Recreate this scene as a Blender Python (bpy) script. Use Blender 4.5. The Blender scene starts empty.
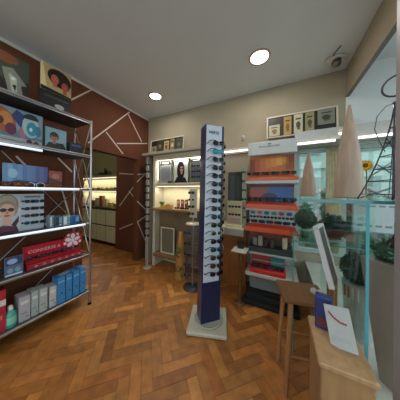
import bpy, math, random
from mathutils import Vector, Matrix
random.seed(7)
C = bpy.context.scene.collection
PI = math.pi
R = math.radians

# ------------------------------------------------------------------ survey of the room
F = 160.0; HZ = 1.3; YAW = math.atan(0.5); ROLL = R(0.6)
def ray(x, y):
    a = (x-200)/F; b = (192-y)/F
    u = a*math.cos(ROLL)-b*math.sin(ROLL); v = a*math.sin(ROLL)+b*math.cos(ROLL)
    s, c = math.sin(YAW), math.cos(YAW)
    return Vector((-s+c*u, c+s*u, v))
def P(x, y, X=None, Y=None, z=None, t=None):
    d = ray(x, y)
    if X is not None: t = X/d.x
    elif Y is not None: t = Y/d.y
    elif z is not None: t = (z-HZ)/d.z
    return Vector((d.x*t, d.y*t, HZ+d.z*t))

XL, YB, ZC = -2.37, 2.40, 2.74       # left wall, back wall, ceiling
XR, XW, YF = 0.67, 1.75, -2.3        # bulkhead, shop window, wall behind

# ------------------------------------------------------------------ materials
def lin(c):
    if isinstance(c, str):
        c = c.lstrip('#'); c = tuple(int(c[i:i+2], 16)/255 for i in (0, 2, 4))
    return tuple(((v/12.92) if v <= .04045 else ((v+.055)/1.055)**2.4) for v in c)+(1,)
def nm(name):
    m = bpy.data.materials.new(name); m.use_nodes = True
    return m, m.node_tree.nodes, m.node_tree.links, m.node_tree.nodes['Principled BSDF']
def colmat(name, rough=.5, metal=0, var=.12, scale=18, coat=0, bump=0, spec=.5, stretch=None):
    m, n, l, b = nm(name)
    a = n.new('ShaderNodeAttribute'); a.attribute_name = 'Col'
    tc = n.new('ShaderNodeTexCoord'); no = n.new('ShaderNodeTexNoise'); no.inputs['Scale'].default_value = scale
    no.inputs['Detail'].default_value = 3
    if stretch:
        mp = n.new('ShaderNodeMapping'); mp.inputs['Scale'].default_value = stretch
        l.new(tc.outputs['Object'], mp.inputs['Vector']); l.new(mp.outputs['Vector'], no.inputs['Vector'])
    else: l.new(tc.outputs['Object'], no.inputs['Vector'])
    mr = n.new('ShaderNodeMapRange'); mr.inputs['From Min'].default_value = .3; mr.inputs['From Max'].default_value = .7
    mr.inputs['To Min'].default_value = 1-var; mr.inputs['To Max'].default_value = 1+var*.6
    l.new(no.outputs['Fac'], mr.inputs['Value'])
    mx = n.new('ShaderNodeMix'); mx.data_type = 'RGBA'; mx.blend_type = 'MULTIPLY'; mx.inputs['Factor'].default_value = 1
    l.new(a.outputs['Color'], mx.inputs['A']); l.new(mr.outputs['Result'], mx.inputs['B'])
    l.new(mx.outputs['Result'], b.inputs['Base Color'])
    b.inputs['Roughness'].default_value = rough; b.inputs['Metallic'].default_value = metal
    b.inputs['Coat Weight'].default_value = coat; b.inputs['Specular IOR Level'].default_value = spec
    if bump:
        bp = n.new('ShaderNodeBump'); bp.inputs['Strength'].default_value = bump; bp.inputs['Distance'].default_value = .004
        l.new(no.outputs['Fac'], bp.inputs['Height']); l.new(bp.outputs['Normal'], b.inputs['Normal'])
    return m
def emit(name, col, s):
    m, n, l, b = nm(name)
    b.inputs['Base Color'].default_value = (.8, .8, .8, 1)
    b.inputs['Emission Color'].default_value = lin(col); b.inputs['Emission Strength'].default_value = s
    return m
def glassm(name, tint, refl=.12, rough=.02):
    m, n, l, b = nm(name); n.remove(b)
    o = n['Material Output']; t = n.new('ShaderNodeBsdfTransparent'); t.inputs['Color'].default_value = lin(tint)
    g = n.new('ShaderNodeBsdfGlossy'); g.inputs['Roughness'].default_value = rough; g.inputs['Color'].default_value = (.9, 1, .98, 1)
    lw = n.new('ShaderNodeLayerWeight'); lw.inputs['Blend'].default_value = .35
    mu = n.new('ShaderNodeMath'); mu.operation = 'MULTIPLY_ADD'; mu.inputs[1].default_value = .16; mu.inputs[2].default_value = refl*.4
    l.new(lw.outputs['Fresnel'], mu.inputs[0])
    mx = n.new('ShaderNodeMixShader'); l.new(mu.outputs[0], mx.inputs['Fac']); l.new(t.outputs[0], mx.inputs[1]); l.new(g.outputs[0], mx.inputs[2])
    l.new(mx.outputs[0], o.inputs['Surface'])
    return m
M = dict(
    wall=colmat('plaster', .85, var=.06, scale=3, bump=.1),
    ceil=colmat('ceiling_paint', .8, var=.03, scale=2),
    floor=colmat('parquet_wood', .5, var=.25, scale=14, coat=0, bump=.05),
    paint=colmat('painted_board', .45, var=.05),
    plastic=colmat('plastic', .28, var=.04, coat=.1),
    print=colmat('printed_paper', .35, var=.05, scale=30),
    wood=colmat('wood', .5, var=.18, scale=8, stretch=(6, 6, .6)),
    chrome=colmat('brushed_steel', .28, 1, var=.1),
    cloth=colmat('fabric', .9, var=.15, bump=.3),
    leaf=colmat('foliage', .75, var=.45, scale=60, bump=.4),
    dark=colmat('sunglass_frame', .3, var=.02, coat=.1),
    lens=colmat('sunglass_lens', .15, var=.02, coat=.0, spec=.35),
    ceramic=colmat('ceramic', .3, var=.04),
    outside=colmat('facade_paint', .9, var=.15, scale=1.5),
    glass=glassm('shelf_glass', '#f4fbf9', .05),
    pane=glassm('window_pane', '#f2f6f5', .08),
    tint=glassm('tinted_pane', '#e2ebe5', .15),
    gedge=colmat('glass_edge_teal', .12, var=.05, coat=.5),
    tube=emit('fluorescent_tube', '#ffe9ee', 3.2),
    led=emit('cool_light_strip', '#dff0ff', .85),
    warm=emit('warm_light_strip', '#fff0d4', 1.8),
    down=emit('downlight_lens', '#fff6ee', 9.0),
    spot=emit('small_spot_bulb', '#fff2cf', 4.0),
)

# ------------------------------------------------------------------ mesh builder
class MB:
    def __init__(s): s.v = []; s.f = []; s.c = []; s.sm = []
    def add(s, vs, fs, col, sm=False):
        b = len(s.v); s.v += [tuple(v) for v in vs]; col = lin(col)
        for f in fs: s.f.append([b+i for i in f]); s.c.append(col); s.sm.append(sm)
        return s
    def box(s, a, b, col='#888888', rot=None, piv=None):
        x0, y0, z0 = a; x1, y1, z1 = b
        if x0 > x1: x0, x1 = x1, x0
        if y0 > y1: y0, y1 = y1, y0
        if z0 > z1: z0, z1 = z1, z0
        vs = [Vector(p) for p in ((x0,y0,z0),(x1,y0,z0),(x1,y1,z0),(x0,y1,z0),(x0,y0,z1),(x1,y0,z1),(x1,y1,z1),(x0,y1,z1))]
        if rot is not None:
            pv = Vector(piv) if piv is not None else sum(vs, Vector())/8
            vs = [rot @ (v-pv)+pv for v in vs]
        return s.add(vs, [(3,2,1,0),(4,5,6,7),(0,1,5,4),(1,2,6,5),(2,3,7,6),(3,0,4,7)], col)
    def cbox(s, a, b, col, ch=.006):
        # box with chamfered edges
        x0,y0,z0 = [min(a[i],b[i]) for i in range(3)]; x1,y1,z1 = [max(a[i],b[i]) for i in range(3)]
        ch = min(ch, (x1-x0)*.3, (y1-y0)*.3, (z1-z0)*.3)
        prof = []
        for (x, y, sx, sy) in ((x0,y0,1,1),(x1,y0,-1,1),(x1,y1,-1,-1),(x0,y1,1,-1)):
            if sx*sy > 0: prof += [(x, y+sy*ch, x+sx*ch, y)]
            else: prof += [(x+sx*ch, y, x, y+sy*ch)]
        ring = []
        for q in prof: ring += [(q[0], q[1]), (q[2], q[3])]
        cx, cy = (x0+x1)/2, (y0+y1)/2
        def rg(z, inset):
            return [((x-(ch if x > cx else -ch)*inset), (y-(ch if y > cy else -ch)*inset), z) for x, y in ring]
        vs = rg(z0, .8)+rg(z0+ch, 0)+rg(z1-ch, 0)+rg(z1, .8)
        fs = [tuple(range(7, -1, -1)), tuple(range(24, 32))]
        for k in range(3):
            for i in range(8):
                j = (i+1) % 8; fs.append((k*8+i, k*8+j, (k+1)*8+j, (k+1)*8+i))
        return s.add(vs, fs, col)
    def cyl(s, p, q, r, col, n=12, r2=None, sm=True):
        p = Vector(p); q = Vector(q); r2 = r if r2 is None else r2; d = (q-p).normalized()
        a = d.orthogonal().normalized(); b = d.cross(a)
        vs = []
        for o, rr in ((p, r), (q, r2)):
            for i in range(n):
                t = 2*PI*i/n; vs.append(o+(a*math.cos(t)+b*math.sin(t))*rr)
        s.add(vs, [(i, (i+1) % n, n+(i+1) % n, n+i) for i in range(n)], col, sm)
        return s.add(vs, [tuple(range(n-1, -1, -1)), tuple(range(n, 2*n))], col)
    def tube(s, pts, r, col, n=6, closed=False):
        pts = [Vector(p) for p in pts]; m = len(pts); vs = []
        up = Vector((0, 0, 1)); prev = None
        for i, p in enumerate(pts):
            if closed: d = pts[(i+1) % m]-pts[i-1]
            else: d = pts[min(i+1, m-1)]-pts[max(i-1, 0)]
            d.normalize()
            a = (prev - d*prev.dot(d)) if prev is not None else d.orthogonal()
            if a.length < 1e-5: a = d.orthogonal()
            a.normalize(); prev = a; b = d.cross(a)
            for k in range(n):
                t = 2*PI*k/n; vs.append(p+(a*math.cos(t)+b*math.sin(t))*r)
        fs = []
        for i in range(m if closed else m-1):
            j = (i+1) % m
            for k in range(n): fs.append((i*n+k, i*n+(k+1) % n, j*n+(k+1) % n, j*n+k))
        if not closed: fs += [tuple(range(n-1, -1, -1)), tuple(range((m-1)*n, m*n))]
        return s.add(vs, fs, col, True)
    def lathe(s, prof, col, c=(0,0,0), n=20, sm=True):
        vs = []; fs = []
        for r, z in prof:
            for i in range(n):
                t = 2*PI*i/n; vs.append((c[0]+r*math.cos(t), c[1]+r*math.sin(t), c[2]+z))
        for k in range(len(prof)-1):
            for i in range(n): fs.append((k*n+i, k*n+(i+1) % n, (k+1)*n+(i+1) % n, (k+1)*n+i))
        s.add(vs, fs, col, sm)
        return s.add(vs, [tuple(range(n-1, -1, -1)), tuple(range((len(prof)-1)*n, len(prof)*n))], col)
    def sph(s, c, r, col, n=14, m=9, jit=0, sc=(1,1,1)):
        vs = []; fs = []
        for j in range(1, m):
            ph = PI*j/m
            for i in range(n):
                t = 2*PI*i/n; q = 1+random.uniform(-jit, jit)
                vs.append((c[0]+r*q*sc[0]*math.sin(ph)*math.cos(t), c[1]+r*q*sc[1]*math.sin(ph)*math.sin(t), c[2]-r*q*sc[2]*math.cos(ph)))
        for j in range(m-2):
            for i in range(n): fs.append((j*n+i, j*n+(i+1) % n, (j+1)*n+(i+1) % n, (j+1)*n+i))
        vs += [(c[0], c[1], c[2]-r*sc[2]), (c[0], c[1], c[2]+r*sc[2])]; b = len(vs)-2
        for i in range(n): fs.append((b, (i+1) % n, i)); fs.append((b+1, (m-2)*n+i, (m-2)*n+(i+1) % n))
        return s.add(vs, fs, col, True)
    def poly(s, pts, y, col):      # flat polygon in the local XZ plane facing -Y
        return s.add([(p[0], y, p[1]) for p in pts], [tuple(range(len(pts)))], col)
    def ell(s, cx, cz, rx, rz, y, col, rot=0, n=16, a0=0, a1=2*PI):
        pts = []
        for i in range(n):
            t = a0+(a1-a0)*i/(n if a1-a0 > 6.28 else n-1); x = rx*math.cos(t); z = rz*math.sin(t)
            pts.append((cx+x*math.cos(rot)-z*math.sin(rot), cz+x*math.sin(rot)+z*math.cos(rot)))
        return s.poly(pts, y, col)
    def build(s, name, mat, parent=None, bevel=0):
        me = bpy.data.meshes.new(name); me.from_pydata(s.v, [], s.f); me.validate(); me.update()
        if len(me.polygons) == len(s.c):
            at = me.color_attributes.new('Col', 'FLOAT_COLOR', 'CORNER')
            i = 0
            for p, c, sm in zip(me.polygons, s.c, s.sm):
                p.use_smooth = sm
                for k in p.loop_indices: at.data[k].color = c
        me.materials.append(M[mat] if isinstance(mat, str) else mat)
        o = bpy.data.objects.new(name, me); C.objects.link(o)
        if parent: o.parent = parent
        if bevel:
            b = o.modifiers.new('bevel', 'BEVEL'); b.width = bevel; b.segments = 2; b.limit_method = 'ANGLE'
        return o
def build_pieces(s, name, mat, parent):
    par = list(range(len(s.v)))
    def fd(a):
        while par[a] != a: a = par[a]
        return a
    for f in s.f:
        for i in f[1:]: par[fd(i)] = fd(f[0])
    for r in sorted({fd(i) for i in range(len(s.v))}):
        ids = [i for i in range(len(s.v)) if fd(i) == r]; mp = {a: b for b, a in enumerate(ids)}; q = MB(); q.v = [s.v[i] for i in ids]
        for f, c, sm in zip(s.f, s.c, s.sm):
            if f[0] in mp: q.f.append([mp[i] for i in f]); q.c.append(c); q.sm.append(sm)
        q.build(name, mat, parent)
MB.build_pieces = build_pieces
def tag(o, label=None, cat=None, group=None, kind=None):
    if label: o['label'] = label
    if cat: o['category'] = cat
    if group: o['group'] = group
    if kind: o['kind'] = kind
    return o
def thing(name, label, cat, loc=(0,0,0), rz=0, group=None, rot=None):
    o = bpy.data.objects.new(name, None); C.objects.link(o); o.empty_display_size = .05
    o.location = loc; o.rotation_euler = rot if rot else (0, 0, rz)
    return tag(o, label, cat, group)
def struct(mb, name, mat, bevel=0):
    return tag(mb.build(name, mat, None, bevel), kind='structure')
def copy_tree(o, loc, rot, label, group=None):
    c = o.copy(); C.objects.link(c); c.location = loc; c.rotation_euler = rot; c['label'] = label
    if group: c['group'] = group
    for ch in list(o.children):
        d = ch.copy(); C.objects.link(d); d.parent = c
        for g in list(ch.children):
            e = g.copy(); C.objects.link(e); e.parent = d
    return c
def text(s, width, col, parent, name='lettering', x=0, y=0, z=0, height=None, mat='print', ang=0, depth=.0006, bold=0):
    cu = bpy.data.curves.new('t', 'FONT'); cu.body = s; cu.extrude = .02; cu.offset = bold; cu.resolution_u = 2
    o = bpy.data.objects.new('t', cu); C.objects.link(o)
    dg = bpy.context.evaluated_depsgraph_get(); me = bpy.data.meshes.new_from_object(o.evaluated_get(dg))
    bpy.data.objects.remove(o); bpy.data.curves.remove(cu)
    xs = [v.co.x for v in me.vertices]; ys = [v.co.y for v in me.vertices]
    w = max(xs)-min(xs); h = max(ys)-min(ys); k = width/w; kz = k if height is None else height/h
    cx = (max(xs)+min(xs))/2; cy = (max(ys)+min(ys))/2
    mb = MB(); vs = []
    for v in me.vertices:
        px = (v.co.x-cx)*k; pz = (v.co.y-cy)*kz
        vs.append((x+px*math.cos(ang)-pz*math.sin(ang), y-(depth if v.co.z > 0 else 0), z+px*math.sin(ang)+pz*math.cos(ang)))
    mb.add(vs, [tuple(p.vertices) for p in me.polygons], col)
    bpy.data.meshes.remove(me)
    return mb.build(name, mat, parent)

# ------------------------------------------------------------------ floor: herringbone parquet
mb = MB()
def wood():
    k = random.random()
    base = [(.66,.42,.19),(.70,.45,.20),(.62,.39,.17),(.72,.48,.23),(.66,.42,.20),(.60,.36,.15)][int(k*6) % 6]
    q = random.uniform(.88, 1.08); return tuple(min(1, c*q) for c in base)
L_, W_ = .30, .075
cs, sn = math.cos(R(45)), math.sin(R(45))
n4 = int(L_/W_)
mb.box((-6.2, YF-.1, -.06), (XW+.1, 3.3, -.004), '#6b4424')
for i in range(-95, 96):
    for j in range(-24, 25):
        for kind in (0, 1):
            # herringbone: horizontal and vertical blocks on a staircase
            ox = i*W_ + j*L_; oy = i*W_ - j*L_
            if kind == 0: x0, y0, x1, y1 = ox, oy, ox+L_, oy+W_
            else: x0, y0, x1, y1 = ox+L_, oy+W_-L_, ox+L_+W_, oy+W_
            cx, cy = (x0+x1)/2, (y0+y1)/2
            wx, wy = cx*cs-cy*sn-2.0, cx*sn+cy*cs+.8
            if not (-5.9 < wx < XW-.1 and YF < wy < 3.0): continue
            if wx < -3 and wy < 0: continue
            g = .0012; pts = [(x0+g,y0+g),(x1-g,y0+g),(x1-g,y1-g),(x0+g,y1-g)]
            mb.add([(a*cs-b*sn-2.0, a*sn+b*cs+.8, 0) for a, b in pts], [(0,1,2,3)], wood())
struct(mb, 'floor', 'floor')

# ------------------------------------------------------------------ walls and ceiling
mb = MB(); mb.box((-6.2, YF-.1, ZC), (XW+.1, 3.3, ZC+.1), '#dde2e3'); struct(mb, 'ceiling', 'ceil')
BR = '#68381f'; BRD = '#6c3e28'; STR = '#d8ccc0'; WALL = '#a89c84'
def stripe(mb, a, b, axis, plane, off, w=.014, col=STR):
    # thin raised batten between two points of a wall plane; axis 'X' or 'Y'
    a = P(*a, **{axis: plane}); b = P(*b, **{axis: plane})
    d = (b-a).normalized(); nrm = Vector((1,0,0)) if axis == 'X' else Vector((0,-1,0))
    s = d.cross(nrm).normalized()*w; n = nrm*off
    vs = [a-s, b-s, b+s, a+s, a-s+n, b-s+n, b+s+n, a+s+n]
    mb.add(vs, [(4,5,6,7),(0,1,5,4),(1,2,6,5),(2,3,7,6),(3,0,4,7),(3,2,1,0)], col)
mb = MB()
zh = 1.89; y0 = 1.22; y1 = 2.15
mb.box((XL-.12, YF, 0), (XL, y0, ZC), BR)                     # solid part behind the shelving
mb.box((XL-.12, y0, zh), (XL, y1, ZC), BR)                    # header over the passage
mb.box((XL-.12, y1, 0), (XL, YB, ZC), BR)                     # pier by the corner
for a, b in [((71,100),(91,90)),((88,143),(129.5,112)),((128,114),(141.5,141.5)),((117,143.5),(147,143.5)),((106,132),(123,154)),
             ((137.5,174.5),(145,174)),((137,182),(146,173)),((137,201),(145,209)),((137,222),(146,216)),((137.5,222),(145,240)),
             ((62,190),(74,232)),((16,156),(30,170)),((58,158),(72,172))]:
    stripe(mb, a, b, 'X', XL, .004, .0085)
mb.box((XL, YF, ZC-.032), (XL+.010, YB, ZC-.001), '#dcd8d0')
struct(mb, 'wall_left', 'wall')
mb = MB()                                                      # back wall, running on past the corner into the next room
mb.box((XL, YB, 0), (.17, YB+.12, ZC), WALL)
mb.box((.17, YB, 0), (XW, YB+.12, .55), WALL)
mb.box((.17, YB, 1.86), (XR, YB+.12, ZC), WALL)
mb.box((XR, YB, 1.86), (XW, YB+.12, ZC), '#dfe2e0')
struct(mb, 'wall_back', 'wall')
mb = MB(); mb.box((-3.33, YB, 0), (XL, YB+.12, ZC), BRD)
for a, b in [((119.5,173.5),(137,174.5)),((119.5,206),(140,178)),((129,191),(137.5,201.5)),((119.5,229),(137,222))]:
    stripe(mb, a, b, 'Y', YB, .004, .011)
struct(mb, 'wall_passage', 'wall')
mb = MB(); mb.box((XL-.12, YF-.12, 0), (XW+.1, YF, .3), WALL); mb.box((XL-.12, YF-.12, 2.5), (XW+.1, YF, ZC), WALL)
mb.box((XL-.12, YF-.12, .3), (-1.9, YF, 2.5), WALL); mb.box((1.6, YF-.12, .3), (XW+.1, YF, 2.5), WALL); struct(mb, 'wall_front', 'wall')
mb = MB()
for a in (-1.9, -.75, .4, 1.55): mb.box((a, YF-.08, .3), (a+.05, YF-.02, 2.5), '#c9cccc')
mb.box((-1.899, YF-.077, .301), (1.599, YF-.023, .35), '#c9cccc'); mb.box((-1.899, YF-.077, 2.45), (1.599, YF-.023, 2.499), '#c9cccc')
w3 = struct(mb, 'window_3', 'paint')
mb = MB(); mb.box((-1.85, YF-.053, .35), (1.55, YF-.045, 2.45), '#ffffff'); mb.build('window_pane', 'pane', w3)
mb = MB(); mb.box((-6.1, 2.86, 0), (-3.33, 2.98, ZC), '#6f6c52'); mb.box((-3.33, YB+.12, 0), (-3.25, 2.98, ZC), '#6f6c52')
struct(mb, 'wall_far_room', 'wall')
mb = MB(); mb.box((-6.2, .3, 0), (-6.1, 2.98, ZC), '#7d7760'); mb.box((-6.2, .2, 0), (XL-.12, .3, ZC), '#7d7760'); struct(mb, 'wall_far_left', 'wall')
mb = MB(); mb.box((XR, YF, 2.42), (XR+.03, YB, ZC), WALL); mb.box((XR-.004, YF, 2.412), (XR+.03, YB, 2.42), '#7a7872')
struct(mb, 'wall_right', 'wall')
# right hand window wall
mb = MB()
mb.box((XW, YF, 0), (XW+.12, YB+.12, .35), '#d6d6d2'); mb.box((XW, YF, 2.55), (XW+.12, YB+.12, ZC), '#d6d6d2')
mb.box((XW, YF-.1, .35), (XW+.12, YF+.2, 2.55), '#d6d6d2'); mb.box((XW, 2.2, .35), (XW+.12, YB+.12, 2.55), '#d6d6d2')
struct(mb, 'wall_window_side', 'wall')
mb = MB(); yy = (YF+.2, -.1, 2.2)
for a in (YF+.2, .0, 2.16): mb.box((XW+.02, a-.0, .35), (XW+.08, a+.04, 2.55), '#c9cccc')
mb.box((XW+.02, YF+.2, .35), (XW+.08, 2.2, .40), '#c9cccc'); mb.box((XW+.02, YF+.2, 2.50), (XW+.08, 2.2, 2.55), '#c9cccc')
w1 = struct(mb, 'window_1', 'paint')
mb = MB(); mb.box((XW+.045, YF+.24, .40), (XW+.053, 2.16, 2.50), '#ffffff'); mb.build('window_pane', 'pane', w1)
mb = MB()
for a in (.171, .64, 1.16, XW-.051): mb.box((a, YB+.02, .551), (a+.05, YB+.08, 1.859), '#b9c4bf')
mb.box((.172, YB+.023, .552), (XW-.002, YB+.077, .60), '#b9c4bf'); mb.box((.172, YB+.023, 1.81), (XW-.002, YB+.077, 1.858), '#b9c4bf')
w2 = struct(mb, 'window_2', 'paint')
mb = MB(); mb.box((.2, YB+.045, .60), (XW-.02, YB+.053, 1.81), '#ffffff'); mb.build('window_pane', 'tint', w2)
# pale post at the right
mb = MB(); pp = P(394.3, 200, Y=.72)
mb.cbox((pp.x, .66, 0), (pp.x+.09, .72, ZC), '#a39a9e', .003); struct(mb, 'trim_1', 'paint')
# ledge with fascia over the window, carried on into the window bay
mb = MB(); mb.box((.15, 2.13, 1.87), (XW, YB, 1.995), '#b9b9b2'); struct(mb, 'trim_2', 'paint')
# low platform of the window display
mb = MB(); mb.box((.30, .60, 0), (XW, YB, .42), '#b7b3aa'); mb.box((.29, .59, .42), (XW, YB, .45), '#c9c5ba'); struct(mb, 'trim_3', 'paint')

# outside the rear window: pale facade, pavement, bushes
mb = MB(); mb.box((-1.0, 5.6, -.4), (7.5, 5.9, 4.6), '#b6c6c2')
for k in range(5):
    x = .3+k*1.25
    mb.box((x, 5.57, .55), (x+.7, 5.6, 1.75), '#8a9692'); mb.box((x-.04, 5.55, 1.75), (x+.74, 5.6, 1.83), '#c8cfca')
    mb.box((x, 5.57, 2.4), (x+.7, 5.6, 3.7), '#8a9692')
mb.box((-1.0, 5.5, 2.0), (7.5, 5.6, 2.12), '#b9c2be')
tag(mb.build('building_facade', 'outside'), 'pale grey green house front seen through the greenish rear window', 'building')
mb = MB(); mb.box((-1, YB+.12, -.3), (9, 5.6, -.05), '#8c8f8c'); mb.box((XW+.12, -6, -.3), (9, YB+.12, -.05), '#8c8f8c'); struct(mb, 'ground', 'outside')
def bush(x, y, z, r, lab, n=240, cols=('#3d5a3c','#54744e','#2f4731'), blossoms=0):
    t = thing('bush', lab, 'bush', (x, y, z), 0)
    f = MB()
    for i in range(n):
        th = random.uniform(0, 2*PI); ph = math.acos(random.uniform(-.4, 1)); q = r*random.uniform(.7, 1)
        p = Vector((q*math.sin(ph)*math.cos(th), q*math.sin(ph)*math.sin(th), r*.75+q*math.cos(ph)))
        a = Vector((random.gauss(0,1), random.gauss(0,1), random.gauss(0,1))).normalized(); b = a.orthogonal().normalized(); s = r*.16
        f.add([p-a*s, p+b*s*.5, p+a*s, p-b*s*.5], [(0,1,2,3)], random.choice(cols))
    f.sph((0,0,r*.75), r*.72, cols[2], jit=.08)
    f.build('foliage', 'leaf', t)
    m = MB(); m.cyl((0,0,0), (0,0,r*.5), r*.08, '#4a3a2a'); m.build('stem', 'wood', t)
    if blossoms:
        m = MB()
        for i in range(blossoms):
            th = random.uniform(0, 2*PI); ph = math.acos(random.uniform(-.1, .95))
            m.sph((r*math.sin(ph)*math.cos(th), r*math.sin(ph)*math.sin(th), r*.75+r*math.cos(ph)), r*.06, random.choice(('#c9a0a6','#d9c4c0','#b7868f')), 6, 4)
        m.build('blossoms', 'leaf', t)
    return t
bush(1.05, 3.7, -.05, .85, 'blossoming bush outside the rear window, right of the small wooden cone', 300, ('#5f7d68','#7d9a86','#4f6d58'), 60)
bush(3.15, 4.3, -.05, .9, 'blossoming bush outside the rear window behind the wire tower', 300, ('#5f7d78','#8098a0','#56706a'), 70)

def strip_lamp(parent, loc, sx, e, col=(1,.9,.68)):
    l = bpy.data.lights.new('strip_glow', 'AREA'); l.shape = 'RECTANGLE'; l.size = sx; l.size_y = .02; l.energy = e; l.color = col
    o = bpy.data.objects.new('strip_glow', l); C.objects.link(o); o.parent = parent; o.location = loc; return o
# ------------------------------------------------------------------ sunglasses
def make_glasses(fc='#141418', lc='#20242c', temples=True, w=.14, style=0, mat='lens'):
    t = thing('sunglasses', '', 'sunglasses')
    f = MB(); rx, rz, gap = w*.215, w*(.165 if style == 0 else .145), w*.045
    for s in (-1, 1):
        cx = s*(rx+gap); pts = []
        for i in range(14):
            a = 2*PI*i/14; sx = math.cos(a); sz = math.sin(a)
            p = .8; X = cx+rx*math.copysign(abs(sx)**p, sx); Z = rz*math.copysign(abs(sz)**p, sz)*(1 if sz > 0 else 1.05)
            pts.append((X, abs(X)*.12, Z))
        f.tube(pts, w*.019, fc, 5, True)
        if temples:
            xo = s*(2*rx+gap)
            f.tube([(xo, .012, rz*.45), (xo+s*.003, w*.3, rz*.45), (xo, w*.75, rz*.35), (xo-s*.003, w*.95, -rz*.2)], w*.018, fc, 5)
        l = MB(); vs = []
        for q, dy in ((.97, 0), (.5, -.004)):
            for p_ in pts: vs.append((cx+(p_[0]-cx)*q, p_[1]+dy, p_[2]*q))
        vs.append((cx, abs(cx)*.12-.006, 0))
        fs = [(i, (i+1) % 14, 14+(i+1) % 14, 14+i) for i in range(14)]+[(14+i, 14+(i+1) % 14, 28) for i in range(14)]
        l.add(vs, fs, lc, True); l.build('lens', mat, t)
    f.tube([(-gap, 0, rz*.4), (0, -.003, rz*.55), (gap, 0, rz*.4)], w*.022, fc, 5)
    f.build('frame', 'dark', t)
    return t
palette = [('#141418','#1d2128'), ('#2a1a14','#3b2218'), ('#1b2230','#1c3550'), ('#101010','#3a2a22'), ('#3b3b40','#15181c'), ('#6a2a1a','#7a3a18'), ('#101820','#23a0b8'), ('#e4e4e4','#242a30')]
names = ['black','brown tortoise','navy','black amber-lensed','grey','orange-brown','teal-mirrored','white-framed']
protos = {}
def glasses(kind, loc, rot, label, group, scale=1.0, temples=True):
    key = (kind, temples)
    if key not in protos:
        o = make_glasses(*palette[kind], temples=temples); protos[key] = o
        o.location = loc; o.rotation_euler = rot; o['label'] = label; o['group'] = group
    else: o = copy_tree(protos[key], loc, rot, label, group)
    o.scale = (scale,)*3
    return o
ORD = ['top','second','third','fourth','fifth','sixth','seventh','eighth','ninth','tenth','eleventh','twelfth','thirteenth','fourteenth','fifteenth']

# ------------------------------------------------------------------ tower display in the middle
ang = R(18.5)
bc = Vector((-.632, 1.474, 0))
LEAN = Vector((.894,.447,0))*.0125
def lean(v): v = Vector(v); return v+LEAN*max(0, v.z-.05)
tw = thing('sunglasses_tower', 'tall navy revolving sunglasses tower with white front on square cream base', 'display stand', bc, ang)
m = MB(); m.cbox((-.185,-.185,0), (.185,.185,.035), '#b9b6a6', .008); m.build('base_plate', 'plastic', tw, .006)
m = MB(); m.lathe([(.135,.035),(.14,.04),(.14,.048),(.128,.052),(.124,.048),(.10,.048)], '#a9a698', n=36); m.build('turntable', 'plastic', tw)
turn = R(45)-ang; rm = Matrix.Rotation(turn, 3, 'Z')
cb = thing('column', '', 'x'); 
for k in ('label','category'): 
    if k in cb: del cb[k]
C.objects.unlink(cb); bpy.data.objects.remove(cb)
def rbox(m, a, b, col, ch=.003):
    k = len(m.v); m.cbox(a, b, col, ch)
    m.v[k:] = [tuple(rm @ Vector(v)+Matrix.Rotation(-ang, 3, 'Z') @ (LEAN*max(0, v[2]-.05))) for v in m.v[k:]]
    return m
HT = 1.945
m = MB(); rbox(m, (-.098,-.065,.048), (.098,.065,HT), '#1b274e', .003); col = m.build('column', 'plastic', tw)
m = MB(); rbox(m, (-.087,-.069,.44), (.074,-.0655,HT-.006), '#ccd1dc', .001)
fp = m.build('front_panel', 'print', tw)
m = MB(); rbox(m, (-.087,.0655,.44), (.087,.069,HT-.006), '#ccd1dc', .001); m.build('rear_panel', 'print', tw)
tx = text('WERTE', .105, '#08090d', fp, x=0, y=0, z=0, height=.028, bold=.03)
tx.rotation_euler = (0, 0, turn); tx.location = rm @ Vector((-.012, -.0692, HT-.075))+Matrix.Rotation(-ang, 3, 'Z') @ (LEAN*(HT-.12))
n = 17
face_rot = R(45)
fn = Vector((math.cos(R(-45)), math.sin(R(-45)), 0)); fr = Vector((math.cos(R(45)), math.sin(R(45)), 0))
order = [0,6,4,0,0,0,4,0,0,2,0,7,0,2,1,3,0]
ztop, zbot = 1.765, .53
ORD += ['sixteenth']
LL = Matrix.Rotation(-ang, 3, 'Z') @ LEAN
pg = MB()
for i in range(n):
    z = ztop-(ztop-zbot)*i/(n-1)
    for s in (-1, 1):
        p = rm @ Vector((s*.076, -.069, z-.002))+LL*z; q = rm @ Vector((s*.076, -.095, z-.002))+LL*z; pg.cyl(p, q, .0045, '#15171f', 8)
    m = MB(); pts = [rm @ Vector(q)+LL*z for q in ((-.076,-.094,z),(-.064,-.099,z+.013),(-.040,-.104,z+.021),(-.010,-.106,z+.020),(.012,-.104,z+.008))]
    m.tube(pts, .0038, '#15171f', 6); m.build('holder_arm', 'plastic', tw)
    p = rm @ Vector((0, -.069, z-.012))+LL*z; q = rm @ Vector((0, -.092, z-.012))+LL*z; pg.cyl(p, q, .005, '#8f97a8', 8)
    loc = bc+fn*.108+Vector((0,0,z-.003))+fr*.026+LEAN*z
    glasses(order[i], loc, (R(random.uniform(-5, 5)), 0, face_rot+R(random.uniform(-5,5))), '%s %s sunglasses on the navy tower, %s row' % (names[order[i]], 'mirrored' if 0 else 'wraparound', ORD[i] if i else 'topmost')
            if i < n-1 else '%s sunglasses in the bottom row of the navy tower' % names[order[i]], 'sunglasses on the revolving tower', .86, False)
pg.build('peg_row', 'plastic', tw)
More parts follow.
